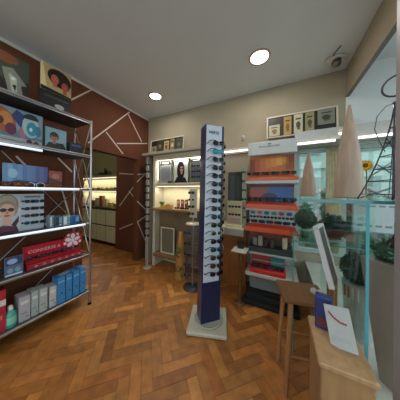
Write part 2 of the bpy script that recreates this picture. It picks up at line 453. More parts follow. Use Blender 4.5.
for i in range(16):                                                  # pairs hung down the far edge
    z = 1.75-i*.083; loc = bc+fr*.108+fn*.02+Vector((0,0,z))+LEAN*z
    k = [0,2,0,4,0,0,2,0,7,4,7,0,7,4,2,0][i]
    glasses(k, loc+fr*.012, (R(8), 0, R(135)), '%s sunglasses on right edge of the navy tower, %s from the top' % (names[k], ORD[i] if i else 'first'), 'sunglasses on the tower edge', .8, False)

# ------------------------------------------------------------------ left: steel shelving with posters and boxes
XF, XBk = -1.95, -2.30; YE = 1.085; YS = -.12
unit = thing('shelf_unit', 'chrome tube shelving unit with lit white shelf edges against the brown wall', 'shelving', (XBk, (YS+YE)/2, 0))
ox, oy = XBk, (YS+YE)/2
def lb(m, a, b, col): return m.box((a[0]-ox, a[1]-oy, a[2]), (b[0]-ox, b[1]-oy, b[2]), col)
SH = [2.09, 1.70, 1.32, .93, .574, .15]
CH = '#b8b4b6'
for (x, y) in ((XF, YE), (XBk, YE), (XF, YS), (XBk, YS)):
    m = MB(); m.cyl((x-ox, y-oy, 0), (x-ox, y-oy, 2.10), .0115, CH, 12); m.sph((x-ox, y-oy, 2.10), .0115, CH, 10, 6)
    m.cyl((x-ox, y-oy, 0), (x-ox, y-oy, .02), .02, '#2c2c2e', 12); m.build('post', 'chrome', unit)
for i, z in enumerate(SH):
    m = MB(); lb(m, (XBk, YS, z-.014), (XF-.008, YE, z), '#43464a' if i else '#3a3c3c'); sh = m.build('shelf', 'paint', unit)
    m = MB()
    m.cyl((XF-ox, YS-oy, z-.002), (XF-ox, YE-oy, z-.002), .0105, CH, 10); m.cyl((XBk-ox, YS-oy, z-.002), (XBk-ox, YE-oy, z-.002), .009, CH, 10)
    m.cyl((XF-ox, YE-oy, z-.002), (XBk-ox, YE-oy, z-.002), .009, CH, 10); m.cyl((XF-ox, YS-oy, z-.002), (XBk-ox, YS-oy, z-.002), .009, CH, 10)
    lb(m, (XF-.012, YS, z-.022), (XF-.004, YE-.01, z+.006), '#b9b9bd'); m.build('rail', 'chrome', unit)
for z, zz, ye in ((1.70, .040, .66), (1.32, .004, .96), (.93, .004, YE-.06)):  # lower two: a weak glow put into the white shelf edges
    m = MB(); m.cyl((XF+.008-ox, YS-oy, z-zz), (XF+.008-ox, ye-oy, z-zz), .0105, '#ffffff', 10); m.build('light_strip', 'led', unit)
for za, zb in ((2.09, 1.32), (1.32, .574), (1.70, .93)):
    m = MB(); m.cyl((XF-.01-ox, YE-oy, za-.03), (XBk+.01-ox, YE-oy, zb+.03), .006, CH, 8); m.cyl((XBk+.01-ox, YE-.004-oy, za-.03), (XF-.01-ox, YE-.004-oy, zb+.03), .006, CH, 8); m.build('brace', 'chrome', unit)
m = MB(); m.cyl((0, YE-oy, 1.30), (0, .45-oy, .60), .005, CH, 8); m.cyl((0, YE-oy, .93), (0, .5-oy, 1.66), .005, CH, 8); m.cyl((0, YE-oy, .60), (0, .6-oy, .16), .005, CH, 8); m.build('brace', 'chrome', unit)

def poster(name, label, cat, xa, xb, ytop, plane, zb, base, draw, lean=6, mat='print', th=.008, group=None, back='#2a2a2c'):
    """printed board standing on a shelf facing the room; draw(m, w, h) adds the picture"""
    a = P(xa, 190, X=plane).y; b = P(xb, 190, X=plane).y; w = b-a; h = P(xb, ytop, X=plane).z-zb
    t = thing(name, label, cat, (plane, (a+b)/2, zb+.001), 0, group, rot=(R(0), 0, PI/2))
    bd = MB(); bd.box((-w/2, 0, 0), (w/2, th, h), back)
    bd.box((-w/2+.001, th, 0.002), (-w/2+.011, th+.05, h*.5), back) ; bd.box((w/2-.011, th, 0.002), (w/2-.001, th+.05, h*.5), back)
    bd.build('backing_board', 'paint', t)
    f = MB(); f.box((-w/2, -.001, 0), (w/2, 0, h), base); draw(f, w, h); f.build('picture', mat, t)
    return t, w, h
def face(m, cx, cz, s, skin, hair, y=-.002, shades=True, hat=False, tilt=0, lenscol='#26303a'):
    m.ell(cx, cz+s*.15, s*.78, s*.95, y, hair, tilt)
    m.poly([(cx-s*.3, cz-s*1.5), (cx+s*.3, cz-s*1.5), (cx+s*.28, cz-s*.6), (cx-s*.28, cz-s*.6)], y-.0003, skin)
    m.ell(cx, cz-s*.05, s*.58, s*.82, y-.0006, skin, tilt)
    if hat: m.ell(cx, cz+s*.5, s*.7, s*.4, y-.0009, hair, tilt)
    m.poly([(cx-s*.06, cz-s*.05), (cx+s*.06, cz-s*.05), (cx+s*.12, cz-s*.3), (cx-s*.12, cz-s*.3)], y-.0009, '#b07a62')
    m.ell(cx, cz-s*.5, s*.22, s*.08, y-.0009, '#8c3b38')
    if shades:
        for k in (-1, 1): m.ell(cx+k*s*.27, cz+s*.12, s*.24, s*.2, y-.0012, lenscol)
        m.poly([(cx-s*.55, cz+s*.16), (cx+s*.55, cz+s*.16), (cx+s*.55, cz+s*.22), (cx-s*.55, cz+s*.22)], y-.0013, '#111111')
    else:
        for k in (-1, 1): m.ell(cx+k*s*.25, cz+s*.1, s*.1, s*.05, y-.0012, '#20140f')

def d1(m, w, h):
    m.poly([(-w/2,h*.5),(w*.2,h*.35),(w/2,h*.55),(w/2,h),(-w/2,h)], -.002, '#3f463e'); m.ell(-w*.05,h*.9,w*.3,h*.12,-.0025,'#7a4a2c')
    m.poly([(-w*.5,h*.72),(-w*.22,h*.86),(-w*.2,h*.66),(-w*.5,h*.52)],-.003,'#8a9440')
    m.poly([(-w*.12,h*.66),(w*.12,h*.72),(w*.44,h*.42),(w*.30,h*.38),(w*.36,h*.12),(w*.05,h*.06),(-w*.02,h*.3)],-.0035,'#7d8274')
    m.poly([(w*.02,h*.58),(w*.2,h*.52),(w*.22,h*.2),(w*.1,h*.16)],-.004,'#a9ad9d')
    m.poly([(w*.1,h*.34),(w*.2,h*.36),(w*.17,h*.2)],-.0045,'#262622')
    m.ell(w*.12,h*.48,w*.05,h*.03,-.005,'#d0d6d6')
poster('advertising_poster', 'large dark poster with pale green figure on the top shelf, leftmost', 'poster', -20, 28, 64, -2.10, SH[0], '#2c201b', d1)
def d2(m, w, h):
    m.poly([(-w/2,h*.42),(w/2,h*.42),(w/2,h),(-w/2,h)], -.002, '#b59a6a')
    m.poly([(-w/2,h*.42),(-w*.3,h*.42),(-w*.42,h),(-w/2,h)], -.0024, '#d8c692')
    m.ell(w*.1,h*.78,w*.40,h*.19,-.0026,'#1a110e',-.3); face(m, -w*.06, h*.74, w*.22, '#b9604c', '#1d120e', -.003, False); face(m, w*.27, h*.66, w*.21, '#a34c3a', '#17100e', -.006, False); m.poly([(-w*.5,h*.42),(w*.5,h*.42),(w*.5,h*.46),(-w*.5,h*.5)],-.009,'#161619')
    m.poly([(-w*.4,h*.3),(w*.4,h*.3),(w*.4,h*.34),(-w*.4,h*.34)], -.002, '#3c3c3c')
    m.ell(w*.1,h*.16,w*.16,h*.05,-.002,'#a8a8a8')
poster('advertising_poster', 'tall poster of two faces above a black panel on the top shelf', 'poster', 39, 70, 76, -2.06, SH[0], '#161619', d2)
def d3(m, w, h):
    m.poly([(-w*.5,0),(w*.5,0),(w*.5,h*.22),(-w*.5,h*.22)],-.0015,'#a9b2b4')
    m.poly([(-w*.5,h*.22),(w*.5,h*.22),(w*.5,h*.3),(-w*.5,h*.5)],-.0016,'#6c7c92')
    m.ell(-w*.24,h*.62,w*.20,h*.34,-.002,'#b0602a',.3); m.ell(-w*.20,h*.66,w*.11,h*.2,-.0025,'#d08a48',.2); m.ell(-w*.12,h*.42,w*.10,h*.16,-.003,'#6a2c48'); m.ell(-w*.30,h*.60,w*.06,h*.1,-.0032,'#5a2a20')
    m.poly([(-w*.12,h*.78),(w*.06,h*.5),(w*.16,h*.85),(-w*.02,h*.98)],-.0022,'#2b4480')
    m.ell(w*.09,h*.38,w*.07,h*.16,-.0035,'#b07884')
    m.ell(w*.25,h*.60,w*.17,h*.32,-.0038,'#b4c6cc'); m.ell(w*.25,h*.80,w*.16,h*.16,-.0042,'#252a32',0,16,0,PI)
    m.ell(w*.27,h*.54,w*.11,h*.2,-.0046,'#2b96ac'); m.ell(w*.25,h*.52,w*.03,h*.06,-.005,'#d6f4fa'); m.ell(w*.40,h*.5,w*.06,h*.16,-.0052,'#3c7f98')
    m.ell(w*.22,h*.14,w*.06,h*.09,-.0055,'#4a2a30'); m.ell(w*.36,h*.12,w*.06,h*.09,-.0055,'#6a3b40')
poster('advertising_poster', 'wide colourful poster with orange face and teal goggles on the second shelf', 'poster', -14, 42, 117, -2.12, SH[1], '#8fa2b4', d3)
def d4(m, w, h):
    m.poly([(-w*.44,h*.16),(w*.44,h*.16),(w*.44,h*.95),(-w*.44,h*.95)], -.002, '#86aab8')
    m.poly([(-w*.44,h*.16),(w*.44,h*.16),(w*.3,h*.4),(-w*.3,h*.36)], -.0023, '#1f2226')
    face(m, -w*.08, h*.6, w*.24, '#b5684a', '#15171a', -.003, False, True)
poster('framed_poster', 'black framed poster of a man in a dark cap on the second shelf', 'poster', 43, 67, 131, -2.10, SH[1], '#17181b', d4)
t = thing('carton', 'small black carton at right end of the second shelf', 'box', (-2.10, P(73,190,X=-2.1).y, SH[1]), PI/2)
m = MB(); m.cbox((-.06,-.06,0), (.06,.06,.13), '#15171a', .003); m.build('body', 'paint', t); m = MB(); m.box((-.045,-.0615,.09), (.045,-.06,.11), '#34508a'); m.build('stripe', 'print', t)
def d5(m, w, h):
    for k in range(10):
        x = -w/2+w*.1*k; m.poly([(x,0),(x+w*.1,0),(x+w*.1,h),(x,h)], -.0015, ['#6d93bd','#7aa6cc','#5f86b8','#6f94c4','#5a7ab0','#6a86bb','#6a7db0','#586a9e','#6b6f9e','#56609a'][k])
    m.poly([(-w/2,0),(w/2,0),(w/2,h*.2),(-w*.2,h*.34),(-w/2,h*.15)], -.002, '#2b3a55')
    m.ell(-w*.3,h*.6,w*.1,h*.2,-.0025,'#9cc4d8')
poster('panorama_poster', 'long low blue panorama poster standing on the third shelf', 'poster', 2, 47.5, 167.5, -2.12, SH[2], '#4a6fa6', d5)
def d6(m, w, h):
    m.poly([(-w/2,0),(w/2,0),(w/2,h*.4),(-w/2,h*.6)], -.002, '#5b3a34'); m.ell(0,h*.7,w*.3,h*.15,-.0025,'#b87a64')
poster('small_poster', 'small dusty pink poster right of the blue panorama on the third shelf', 'poster', 48.5, 62, 172, -2.10, SH[2], '#9a4f4a', d6)
ys = [4, 13, 24, 36, 53]; kk = [3, 5, 5, 7, 5]
for i, (x, k) in enumerate(zip(ys, kk)):
    p = P(x, 185, X=-2.0)
    glasses(k, (p.x-.01, p.y, SH[2]+.026), (0, 0, PI/2), '%s sunglasses lying on the third shelf, %s from the left' % (names[k], ['first','second','third','fourth','fifth'][i]), 'sunglasses on the third shelf', 1.0)
def d7(m, w, h):
    m.poly([(-w*.5,0),(-w*.02,0),(-w*.02,h),(-w*.5,h)], -.0015, '#b8c4d0')
    m.ell(-w*.24, h*.70, w*.215, h*.30, -.0022, '#8e7c6c'); m.ell(-w*.24, h*.80, w*.17, h*.16, -.0026, '#b3a18e'); face(m, -w*.235, h*.56, w*.25, '#d6a794', '#9c8874', -.003, True); m.poly([(-w*.16,h*.2),(-w*.02,h*.42),(-w*.03,h*.26),(-w*.1,h*.1)], -.0052, '#4a2c38')
    m.poly([(-w*.5,0),(-w*.02,0),(-w*.06,h*.14),(-w*.3,h*.2),(-w*.5,h*.12)], -.0055, '#5a3040')
    m.poly([(w*.0,h*.02),(w*.49,h*.02),(w*.49,h*.97),(w*.0,h*.97)], -.0018, '#b4bcc6')
    m.poly([(w*.08,h*.90),(w*.42,h*.90),(w*.42,h*.94),(w*.08,h*.94)], -.0022, '#5f6772')
    for k in range(4): m.ell(w*.05, h*(.80-.2*k), .009, .009, -.0025, '#20242a')
ps, pw, ph_ = poster('sunglasses_display_board', 'pale display board with a woman in sunglasses on the fourth shelf', 'display board', -9, 44, 194, -2.10, SH[3], '#c3cad4', d7)
for r in range(4):
    for c in range(2):
        x = [.19, .385][c]*pw; z = ph_*(.80-.2*r); k = [0,2,4,0,1,0,2,4][r*2+c]
        glasses(k, (-2.10+.014, ps.location.y+x, SH[3]+z), (0,0,PI/2), '%s sunglasses on the pale display board, %s row, %s column' % (names[k], ['top','second','third','bottom'][r], ['left','right'][c]), 'sunglasses on the pale board', .56, False)
def carton(name, label, cat, xa, xb, ytop, plane, zb, col, side=None, depth=.12, deco=None, grp=None, mat='print'):
    a = P(xa, 190, X=plane).y; b = P(xb, 190, X=plane).y; w = (b-a)-.003; h = P((xa+xb)/2, ytop, X=plane).z-zb
    t = thing(name, label, cat, (plane, (a+b)/2, zb), PI/2, grp)
    m = MB(); m.cbox((-w/2, 0, 0), (w/2, depth, h), col, .003); m.build('body', mat, t)
    if deco:
        m = MB(); deco(m, w, h); m.build_pieces('printed_patch', 'print', t)
    return t, w, h
def dk(cols):
    def f(m, w, h):
        m.box((-w*.42,-.001,h*.12), (-w*.05,-.0003,h*.88), cols[0]); m.box((w*.02,-.001,h*.3), (w*.42,-.0003,h*.85), cols[1]); m.box((w*.05,-.001,h*.1), (w*.4,-.0003,h*.22), cols[2])
    return f
for i, (xa, xb, c, cs3) in enumerate([(50,55,'#8a97a0',('#c9d2d4','#5b6a72','#39434a')), (55.5,63,'#4b6076',('#27384c','#8aa0b4','#c4ccd2')), (63.5,71,'#9db4b4',('#dfe8e6','#6fa0b4','#4a7a96')), (71.5,80,'#3f78a8',('#2c5a8c','#72a8c8','#1c3c60'))]):
    carton('lens_carton', ['grey','dark slate blue','pale aqua','bright blue'][i]+' small carton in the row at right end of the fourth shelf', 'box', xa, xb, 215.5, -2.02, SH[3], c, deco=dk(cs3), depth=.09, grp='small cartons on the fourth shelf')
# fifth shelf
def d8(m, w, h):
    m.poly([(-w*.45,h*.55),(w*.45,h*.55),(w*.45,h*.97),(-w*.45,h*.97)],-.002,'#31456e'); m.ell(-w*.1,h*.75,w*.28,h*.14,-.0025,'#9fb4cf')
    for k in (-1,1): m.ell(k*w*.2,h*.28,w*.16,h*.13,-.002,'#8a9fb6')
    m.poly([(-w*.45,h*.02),(w*.45,h*.02),(w*.45,h*.1),(-w*.45,h*.1)],-.002,'#d2dae2')
poster('goggle_carton', 'blue and grey picture carton left of the red counter display', 'box', 5, 24, 254, -2.02, SH[4], '#5c6c88', d8)
pl = -2.02; a = P(28,190,X=pl).y; b = P(83,190,X=pl).y; w = b-a
t = thing('counter_display', 'red counter display with white lettering and stepped tray on the fifth shelf', 'counter display', (pl, (a+b)/2, SH[4]+.002), PI/2)
m = MB(); m.cbox((-w/2, 0, 0), (w/2, .14, .04), '#b01c2c', .003); m.cbox((-w/2, .04, .04), (w/2, .14, .075), '#a81c2a', .003); m.build('tray', 'print', t)
m = MB(); m.cbox((-w/2, .08, .075), (w/2, .12, .20), '#bb2034', .003); hd = m.build('header_board', 'print', t)
text('CONVERSE A', w*.55, '#f0c4c8', hd, x=-w*.16, y=.079, z=.14, height=.028)
m = MB()
for k in range(14): m.box((-w*.46+k*w*.066, -.002, .012), (-w*.46+k*w*.066+w*.05, -.0003, .028), '#c98a90' if k % 2 else '#6a4a4a')
m.build('printed_strip', 'print', t)
m = MB(); cx, cz, r = w*.36, .165, .092; m.cyl((cx,.078,cz), (cx,.072,cz), r, '#c02a3c', 24); 
m.build('flower_disc', 'print', t)
m = MB()
for k in range(5):
    q = 2*PI*k/5+.3; m.ell(cx+.047*math.cos(q), cz+.047*math.sin(q), .030, .021, .071, '#f0dfe1', q)
    m.ell(cx+.076*math.cos(q+.6), cz+.076*math.sin(q+.6), .014, .014, .071, '#f0dfe1')
m.ell(cx, cz, .016, .016, .071, '#f0dfe1'); m.build('white_petals', 'print', t)
for i in range(6):
    p = -w*.4+i*w*.145
    glasses([0,3,1,0,2,3][i], (pl-.02, (a+b)/2+p, SH[4]+.002+.075+.024), (0,0,PI/2), '%s sunglasses on red counter display, %s from the left' % (names[[0,3,1,0,2,3][i]], ['first','second','third','fourth','fifth','sixth'][i]), 'sunglasses on the red display', .62, False)
# bottom shelf
zb = SH[5]
carton('cleaning_carton', 'red carton with white band at left end of the bottom shelf', 'box', -12, 7.5, 292, -2.0, zb, '#b22a3c', deco=lambda m, w, h: (m.box((-w*.49,-.001,h*.62),(w*.49,-.0003,h*.76),'#e0d6d0'), m.box((-w*.3,-.0015,h*.3),(w*.3,-.0003,h*.4),'#d8787c')), depth=.16)
p = P(13, 190, X=-2.0)
t = thing('spray_bottle', 'teal and white lens cleaner bottle between red and grey cartons', 'bottle', (-2.03, p.y, zb))
m = MB(); m.lathe([(.034,0),(.037,.006),(.037,.07),(.037,.11),(.02,.135),(.013,.14)], '#4fa79c', n=20); m.build('body', 'plastic', t)
m = MB(); m.lathe([(.0375,.03),(.0378,.032),(.0378,.085),(.0375,.088)], '#8fd0b4', n=20); m.build('body_label', 'print', t)
m = MB(); m.lathe([(.016,.14),(.016,.165),(.008,.175)], '#dfe4e2', n=14); m.build('cap', 'plastic', t)
for i, (xa, xb, yt, c) in enumerate([(20,32,296,'#b3aeb6'),(32.5,40,291,'#aab4b0'),(40.5,49,288,'#b0b9b4'),(50.5,58,286,'#c4c2c0')]):
    carton('contact_lens_carton', ['lilac grey tall carton beside the teal bottle','pale grey green carton second in the bottom shelf row','pale grey green carton third in the bottom shelf row','white narrow carton beside the blue cartons'][i], 'box', xa, xb, yt, -2.0, zb, c,
           depth=.12, grp='pale cartons on the bottom shelf', deco=lambda m, w, h, i=i: (m.box((-w*.35,-.001,h*.3),(w*.2,-.0003,h*.36),'#8a8a96'), m.box((-w*.35,-.001,h*.7),(w*.35,-.0003,h*.82),'#d8d8d8'), m.box((w*.1,-.001,h*.12),(w*.35,-.0003,h*.2),'#a08a7a')))
for i, (xa, xb) in enumerate([(58.5,66.5),(67,73.5),(74,80.5),(81,87)]):
    t, w, h = carton('blue_carton', 'blue carton with a dark dot, %s of four from the left on the bottom shelf' % ['first','second','third','fourth'][i], 'box', xa, xb, 277-i*3.2, -1.99, zb, '#3f86c0', depth=.12, grp='blue cartons on the bottom shelf', deco=lambda m, w, h: (m.ell(w*.02,h*.38,w*.13,w*.13,-.002,'#16264c'), m.box((-w*.4,-.001,h*.8),(w*.4,-.0003,h*.86),'#7fb6de')))
t = thing('paper_card', 'small pale card lying on top of the blue cartons', 'card', (-2.07, P(65,190,X=-2.07).y, zb+.001+P(62.5,277,X=-1.99).z-zb), .2)
m = MB(); m.box((-.03,-.05,0), (.03,.05,.004), '#b4c4d4'); m.build('card', 'print', t)

# ------------------------------------------------------------------ back left: display cabinet
YC = 2.15; xa = P(145.5,200,Y=YC).x; xb = P(203,200,Y=YC).x
cab = thing('display_cabinet', 'tall cream display cabinet with lit niches in the back left corner', 'cabinet', ((xa+xb)/2, YB-.003, 0))
ox, oy = (xa+xb)/2, YB-.003
CR = '#b9ae98'
def cb_(name, a, b, col=CR, mat='paint', ch=.004):
    m = MB(); m.cbox((a[0]-ox, a[1]-oy, a[2]), (b[0]-ox, b[1]-oy, b[2]), col, ch); return m.build(name, mat, cab)
zz = lambda y, x=175, Y=YC: P(x, y, Y=Y).z
x1 = P(154.5,200,Y=YC).x
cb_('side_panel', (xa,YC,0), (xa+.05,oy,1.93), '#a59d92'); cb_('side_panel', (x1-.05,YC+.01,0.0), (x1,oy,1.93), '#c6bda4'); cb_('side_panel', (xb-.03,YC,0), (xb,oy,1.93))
cb_('back_panel', (x1,oy-.012,.02), (xb-.03,oy,1.9), '#ded4b0')
cb_('top_ledge', (xa-.05,YC-.05,1.935), (xb+.02,oy,1.98), '#a59c8c')
cb_('shelf', (x1,YC+.02,1.405), (xb-.03,oy-.012,1.445), '#b5aa90')
cb_('worktop', (x1-.02,YC-.06,.985), (xb-.031,oy-.012,1.02), '#8d6d45', 'wood')
cb_('header_rail', (x1,YC,1.86), (xb-.03,YC+.03,1.93))
cb_('plinth', (x1-.0,YC-.03,.18), (xb-.032,oy-.012,.24), '#7d5a40', 'wood')
cb_('lower_back', (x1,YC+.13,.245), (xb-.032,oy-.013,.98), '#7a674c', 'wood')
for z in (1.852, 1.395):
    m = MB(); m.cbox((x1+.01-ox, YC+.05-oy, z-.012), (xb-.04-ox, YC+.075-oy, z), '#ffffff', .002); m.build('light_strip', 'warm', cab); strip_lamp(cab, ((x1+xb)/2-ox, YC+.06-oy, z-.016), xb-x1-.08, 3.4, (1,.93,.8))
m = MB(); m.cbox((x1+.005-ox, YC+.06-oy, 1.50), (x1+.02-ox, YC+.075-oy, 1.84), '#ffffff', .002); m.build('light_strip', 'warm', cab)
def back_item(name, label, cat, xa, xb, yt, Y, zb, draw, col, depth=.02, mat='print', grp=None, body='paint'):
    a = P(xa, 190, Y=Y).x; b = P(xb, 190, Y=Y).x; w = b-a; h = P((xa+xb)/2, yt, Y=Y).z-zb
    t = thing(name, label, cat, ((a+b)/2, Y, zb), 0, grp)
    m = MB(); m.cbox((-w/2, .0, 0), (w/2, depth, h), col, .002); m.build('backing', body, t)
    m = MB(); draw(m, w, h); m.build('picture', mat, t)
    return t, w, h
def q1(m, w, h):
    m.box((-w*.45,-.002,h*.80),(w*.45,-.0005,h*.96),'#101214'); m.box((-w*.3,-.003,h*.85),(w*.3,-.002,h*.9),'#d8d8d4'); m.box((-w*.42,-.002,h*.05),(w*.42,-.0005,h*.72),'#7f8486')
back_item('display_board', 'grey panel with black header in upper lit niche, leftmost', 'display board', 160, 171, 160.5, 2.24, 1.445, q1, '#9b9e9c')
def q2(m, w, h):
    m.box((-w*.48,-.0015,h*.02),(w*.48,-.0005,h*.98),'#c9cfcc'); m.ell(w*.0,h*.50,w*.26,h*.38,-.002,'#1c1614'); face(m, w*.06, h*.56, w*.2, '#c79a84', '#221612', -.003, True)
    m.poly([(-w*.48,0),(w*.48,0),(w*.3,h*.22),(-w*.25,h*.25)],-.004,'#1c1c1f')
back_item('advertising_poster', 'poster of a dark haired woman in sunglasses in the upper lit niche', 'poster', 173.5, 188, 158, 2.23, 1.445, q2, '#25292a')
def q3(m, w, h):
    m.box((-w*.48,-.0015,h*.86),(w*.48,-.0005,h*.96),'#0c0d0f'); m.box((-w*.3,-.002,h*.89),(w*.3,-.0014,h*.93),'#e0e0da')
bt, bw, bh = back_item('display_board', 'dark eyewear board in the upper lit niche beside the navy tower', 'display board', 190.5, 201.5, 158, 2.22, 1.445, q3, '#5a6162')
for r in range(3):
    for c in range(2):
        glasses([0,4][c], (bt.location.x+(-.22+.44*c)*bw, 2.208, 1.445+bh*(.68-.22*r)), (0,0,0), 'dark glasses on the dark board in the niche, %s row, %s one' % (['top','middle','bottom'][r], ['left','right'][c]), 'glasses on the dark niche board', .55, False)
t = thing('camera_case', 'small black case lying beside the poster in the upper niche', 'case', (P(168.5,190,Y=2.19).x+.03, 2.185, 1.445)); 
m = MB(); m.sph((0,0,.02), .035, '#25221e', sc=(1.3,.6,.55)); m.build('case', 'cloth', t)
# lower niche objects
wz = 1.02
def pot(label, px, Y, z, r, potc, leafc, name='potted_plant'):
    p = P(px, 200, Y=Y); t = thing(name, label, 'plant', (p.x, Y, z))
    m = MB(); m.lathe([(r*.6,0),(r*.8,r*1.3),(r*.85,r*1.35)], potc, n=14); m.build('pot', 'ceramic', t)
    m = MB(); m.sph((0,0,r*1.9), r*.8, leafc, jit=.2)
    for k in range(24):
        a = random.uniform(0, 2*PI); q = Vector((math.cos(a), math.sin(a), random.uniform(.3,1.5))).normalized(); c = Vector((0,0,r*1.6)); s = q.orthogonal().normalized()*r*.2
        m.add([c, c+q*r*.9+s, c+q*r*1.6, c+q*r*.9-s], [(0,1,2,3)], leafc)
    m.build('leaves', 'leaf', t); return t
pot('small green potted plant in the lower lit niche', 162, 2.17, wz, .04, '#c9b25a', '#3e5a26')
for i, (x, hgt, c, lab) in enumerate([(166.3,.07,'#c9a24a','mustard yellow'),(169.5,.075,'#b88f45','ochre'),(172.5,.07,'#a98a4c','olive brown')]):
    p = P(x, 200, Y=2.2); t = thing('eyewear_case', lab+' eyewear case on the worktop in the lower niche', 'case', (p.x, 2.16, wz), 0, 'cases in the lower niche')
    m = MB(); m.cbox((-.026,-.03,0), (.026,.03,hgt), c, .008); m.build('case', 'cloth', t)
for i, (x, c, lab) in enumerate([(178.5,'#b0705c','dusty pink'),(182.5,'#8c4c3c','brick brown'),(186.5,'#6e3428','dark red brown')]):
    p = P(x, 200, Y=2.2); t = thing('frame_stand', lab+' upright card stand in the lower niche', 'display card', (p.x, 2.2, wz), 0, 'card stands in the lower niche')
    m = MB(); m.cbox((-.027,-.008,0), (.027,.012,.155), c, .003); m.cbox((-.027,-.03,0), (.027,.03,.012), c, .003); m.build('stand', 'print', t)
    m = MB(); m.box((-.02,-.0095,.09), (.02,-.0085,.13), '#d8b8a0'); m.build('label_patch', 'print', t)
for i, x in enumerate((176.8, 182.4, 187)):
    glasses([0,0,1][i], (P(x,200,Y=2.12).x, 2.115, wz+.022), (0,0,0), ['leftmost','middle','rightmost'][i]+' of the three sunglasses on the niche worktop', 'sunglasses on the niche worktop', .6, False)
# below the worktop
zp = .24; Y = 2.19
a = P(160.5,240,Y=Y).x; b = P(174,240,Y=Y).x; w = b-a; h = P(167,227.5,Y=Y).z-zp
t = thing('picture_frame', 'empty cream picture frame standing under the cabinet worktop', 'frame', ((a+b)/2, Y, zp))
m = MB()
for q in (((-w/2,0,0),(-w/2+.022,.02,h)), ((w/2-.022,0,0),(w/2,.02,h)), ((-w/2+.022,0,0),(w/2-.022,.02,.022)), ((-w/2+.022,0,h-.022),(w/2-.022,.02,h))): m.cbox(q[0], q[1], '#c9bfa6', .003)
m.build('frame', 'paint', t); m = MB(); m.box((-w/2+.02,.012,.02), (w/2-.02,.018,h-.02), '#6e6a58'); m.build('picture', 'print', t)
m = MB(); m.cyl((w*.3,.03,0), (w*.3,.016,h*.6), .005, '#5c4630'); m.build('strut', 'wood', t)
# wicker bag with leaves on the floor in front
p = P(180.5, 267, Y=2.02); h = P(180, 232, Y=2.02).z
t = thing('wooden_planter', 'tall orange tan wooden planter with green leaves in front of the cabinet', 'planter', (p.x, 2.02, 0))
m = MB(); m.lathe([(.075,0),(.08,.02),(.07,.3),(.05,h*.75),(.03,h)], '#b07a3c', n=8, sm=False); m.build('body', 'wood', t)
m = MB()
for (zc, dx) in ((.14,.02), (.20,.05), (.42,.02), (.36,-.01), (.09,.04), (.47,.04)):
    for k in range(5):
        a = random.uniform(-PI, 0); q = Vector((math.cos(a), math.sin(a), random.uniform(-.3,.8))).normalized(); c = Vector((dx,-.05,zc)); s = q.cross(Vector((0,0,1))).normalized()*.02
        m.add([c, c+q*.04+s, c+q*.085, c+q*.04-s], [(0,1,2,3)], random.choice(('#3c5a2a','#4f7434','#5f8a3a')))
m.build('leaves', 'leaf', t)

# eyeglass rod stand at the cabinet's left edge
p = P(148, 200, Y=2.05)
rod = thing('glasses_rod_stand', 'slim pale floor stand with a column of dark glasses by the corner', 'display stand', (p.x, 2.05, 0))
m = MB(); m.lathe([(.075,0),(.075,.012),(.02,.02)], '#a69c88', n=20); m.build('foot', 'plastic', rod)
zt = P(148,163,Y=2.05).z; zb_ = P(148,236,Y=2.05).z
m = MB(); m.cyl((0,0,.018), (0,0,zt), .012, '#a69c88', 10); m.build('pole', 'plastic', rod)
for i in range(11):
    z = zt-.03-(zt-zb_-.04)*i/10
    glasses([0,4,0][i % 3], (p.x-.002, 2.05-.02, z), (0,0,R(18)), 'dark glasses on the slim corner stand, %s from the top' % (ORD[i] if i else 'first'), 'glasses on the slim corner stand', .72, False)

# framed picture strips on the ledges
def strip(label, xa, xb, yt, Y, zb, pics, frame='#c9bfa8', n='framed_picture_strip'):
    a = P(xa, 130, Y=Y).x; b = P(xb, 120, Y=Y).x; w = b-a; h = P(xb, yt, Y=Y).z-zb
    t = thing(n, label, 'framed pictures', ((a+b)/2, Y, zb), 0, rot=(R(-5), 0, 0))
    m = MB(); fw = .018
    for q in (((-w/2,0,0),(-w/2+fw,.02,h)), ((w/2-fw,0,0),(w/2,.02,h)), ((-w/2+fw,0,0),(w/2-fw,.02,fw*.7)), ((-w/2+fw,0,h-fw),(w/2-fw,.02,h))): m.cbox(q[0], q[1], frame, .003)
    m.build('frame', 'paint', t)
    m = MB(); m.box((-w/2+.01,.010,.01), (w/2-.01,.016,h-.01), '#241f1a'); m.build('backing_board', 'paint', t)
    for (u0, u1, v0, v1, col, dec) in pics:
        m = MB(); x0 = -w/2+u0*w; x1_ = -w/2+u1*w; m.box((x0,.006,v0*h), (x1_,.010,v1*h), col)
        cx = (x0+x1_)/2; hw = (x1_-x0)/2; hh = (v1-v0)*h/2; cz = (v0+v1)/2*h
        m.ell(cx, cz-hh*.1, hw*.5, hh*.35, .0055, dec); m.poly([(cx-hw*.6,cz+hh*.45),(cx+hw*.6,cz+hh*.45),(cx+hw*.6,cz+hh*.6),(cx-hw*.6,cz+hh*.6)], .0055, '#3c362c'); m.ell(cx+hw*.1, cz-hh*.5, hw*.4, hh*.12, .0052, '#6c5a40')
        m.build('mounted_picture', 'print', t)
    return t
strip('low white framed strip of dark and tan pictures on top of the cabinet', 150, 183.5, 134.5, 2.22, 1.98,
      [(.04,.20,.12,.55,'#9b8f74','#54503c'),(.22,.40,.2,.9,'#403a2c','#8a7a58'),(.43,.58,.08,.82,'#b39a6c','#5c4a2c'),(.62,.74,.1,.9,'#8c7a54','#d0c298'),(.78,.95,.12,.88,'#46463a','#6e6a54')])
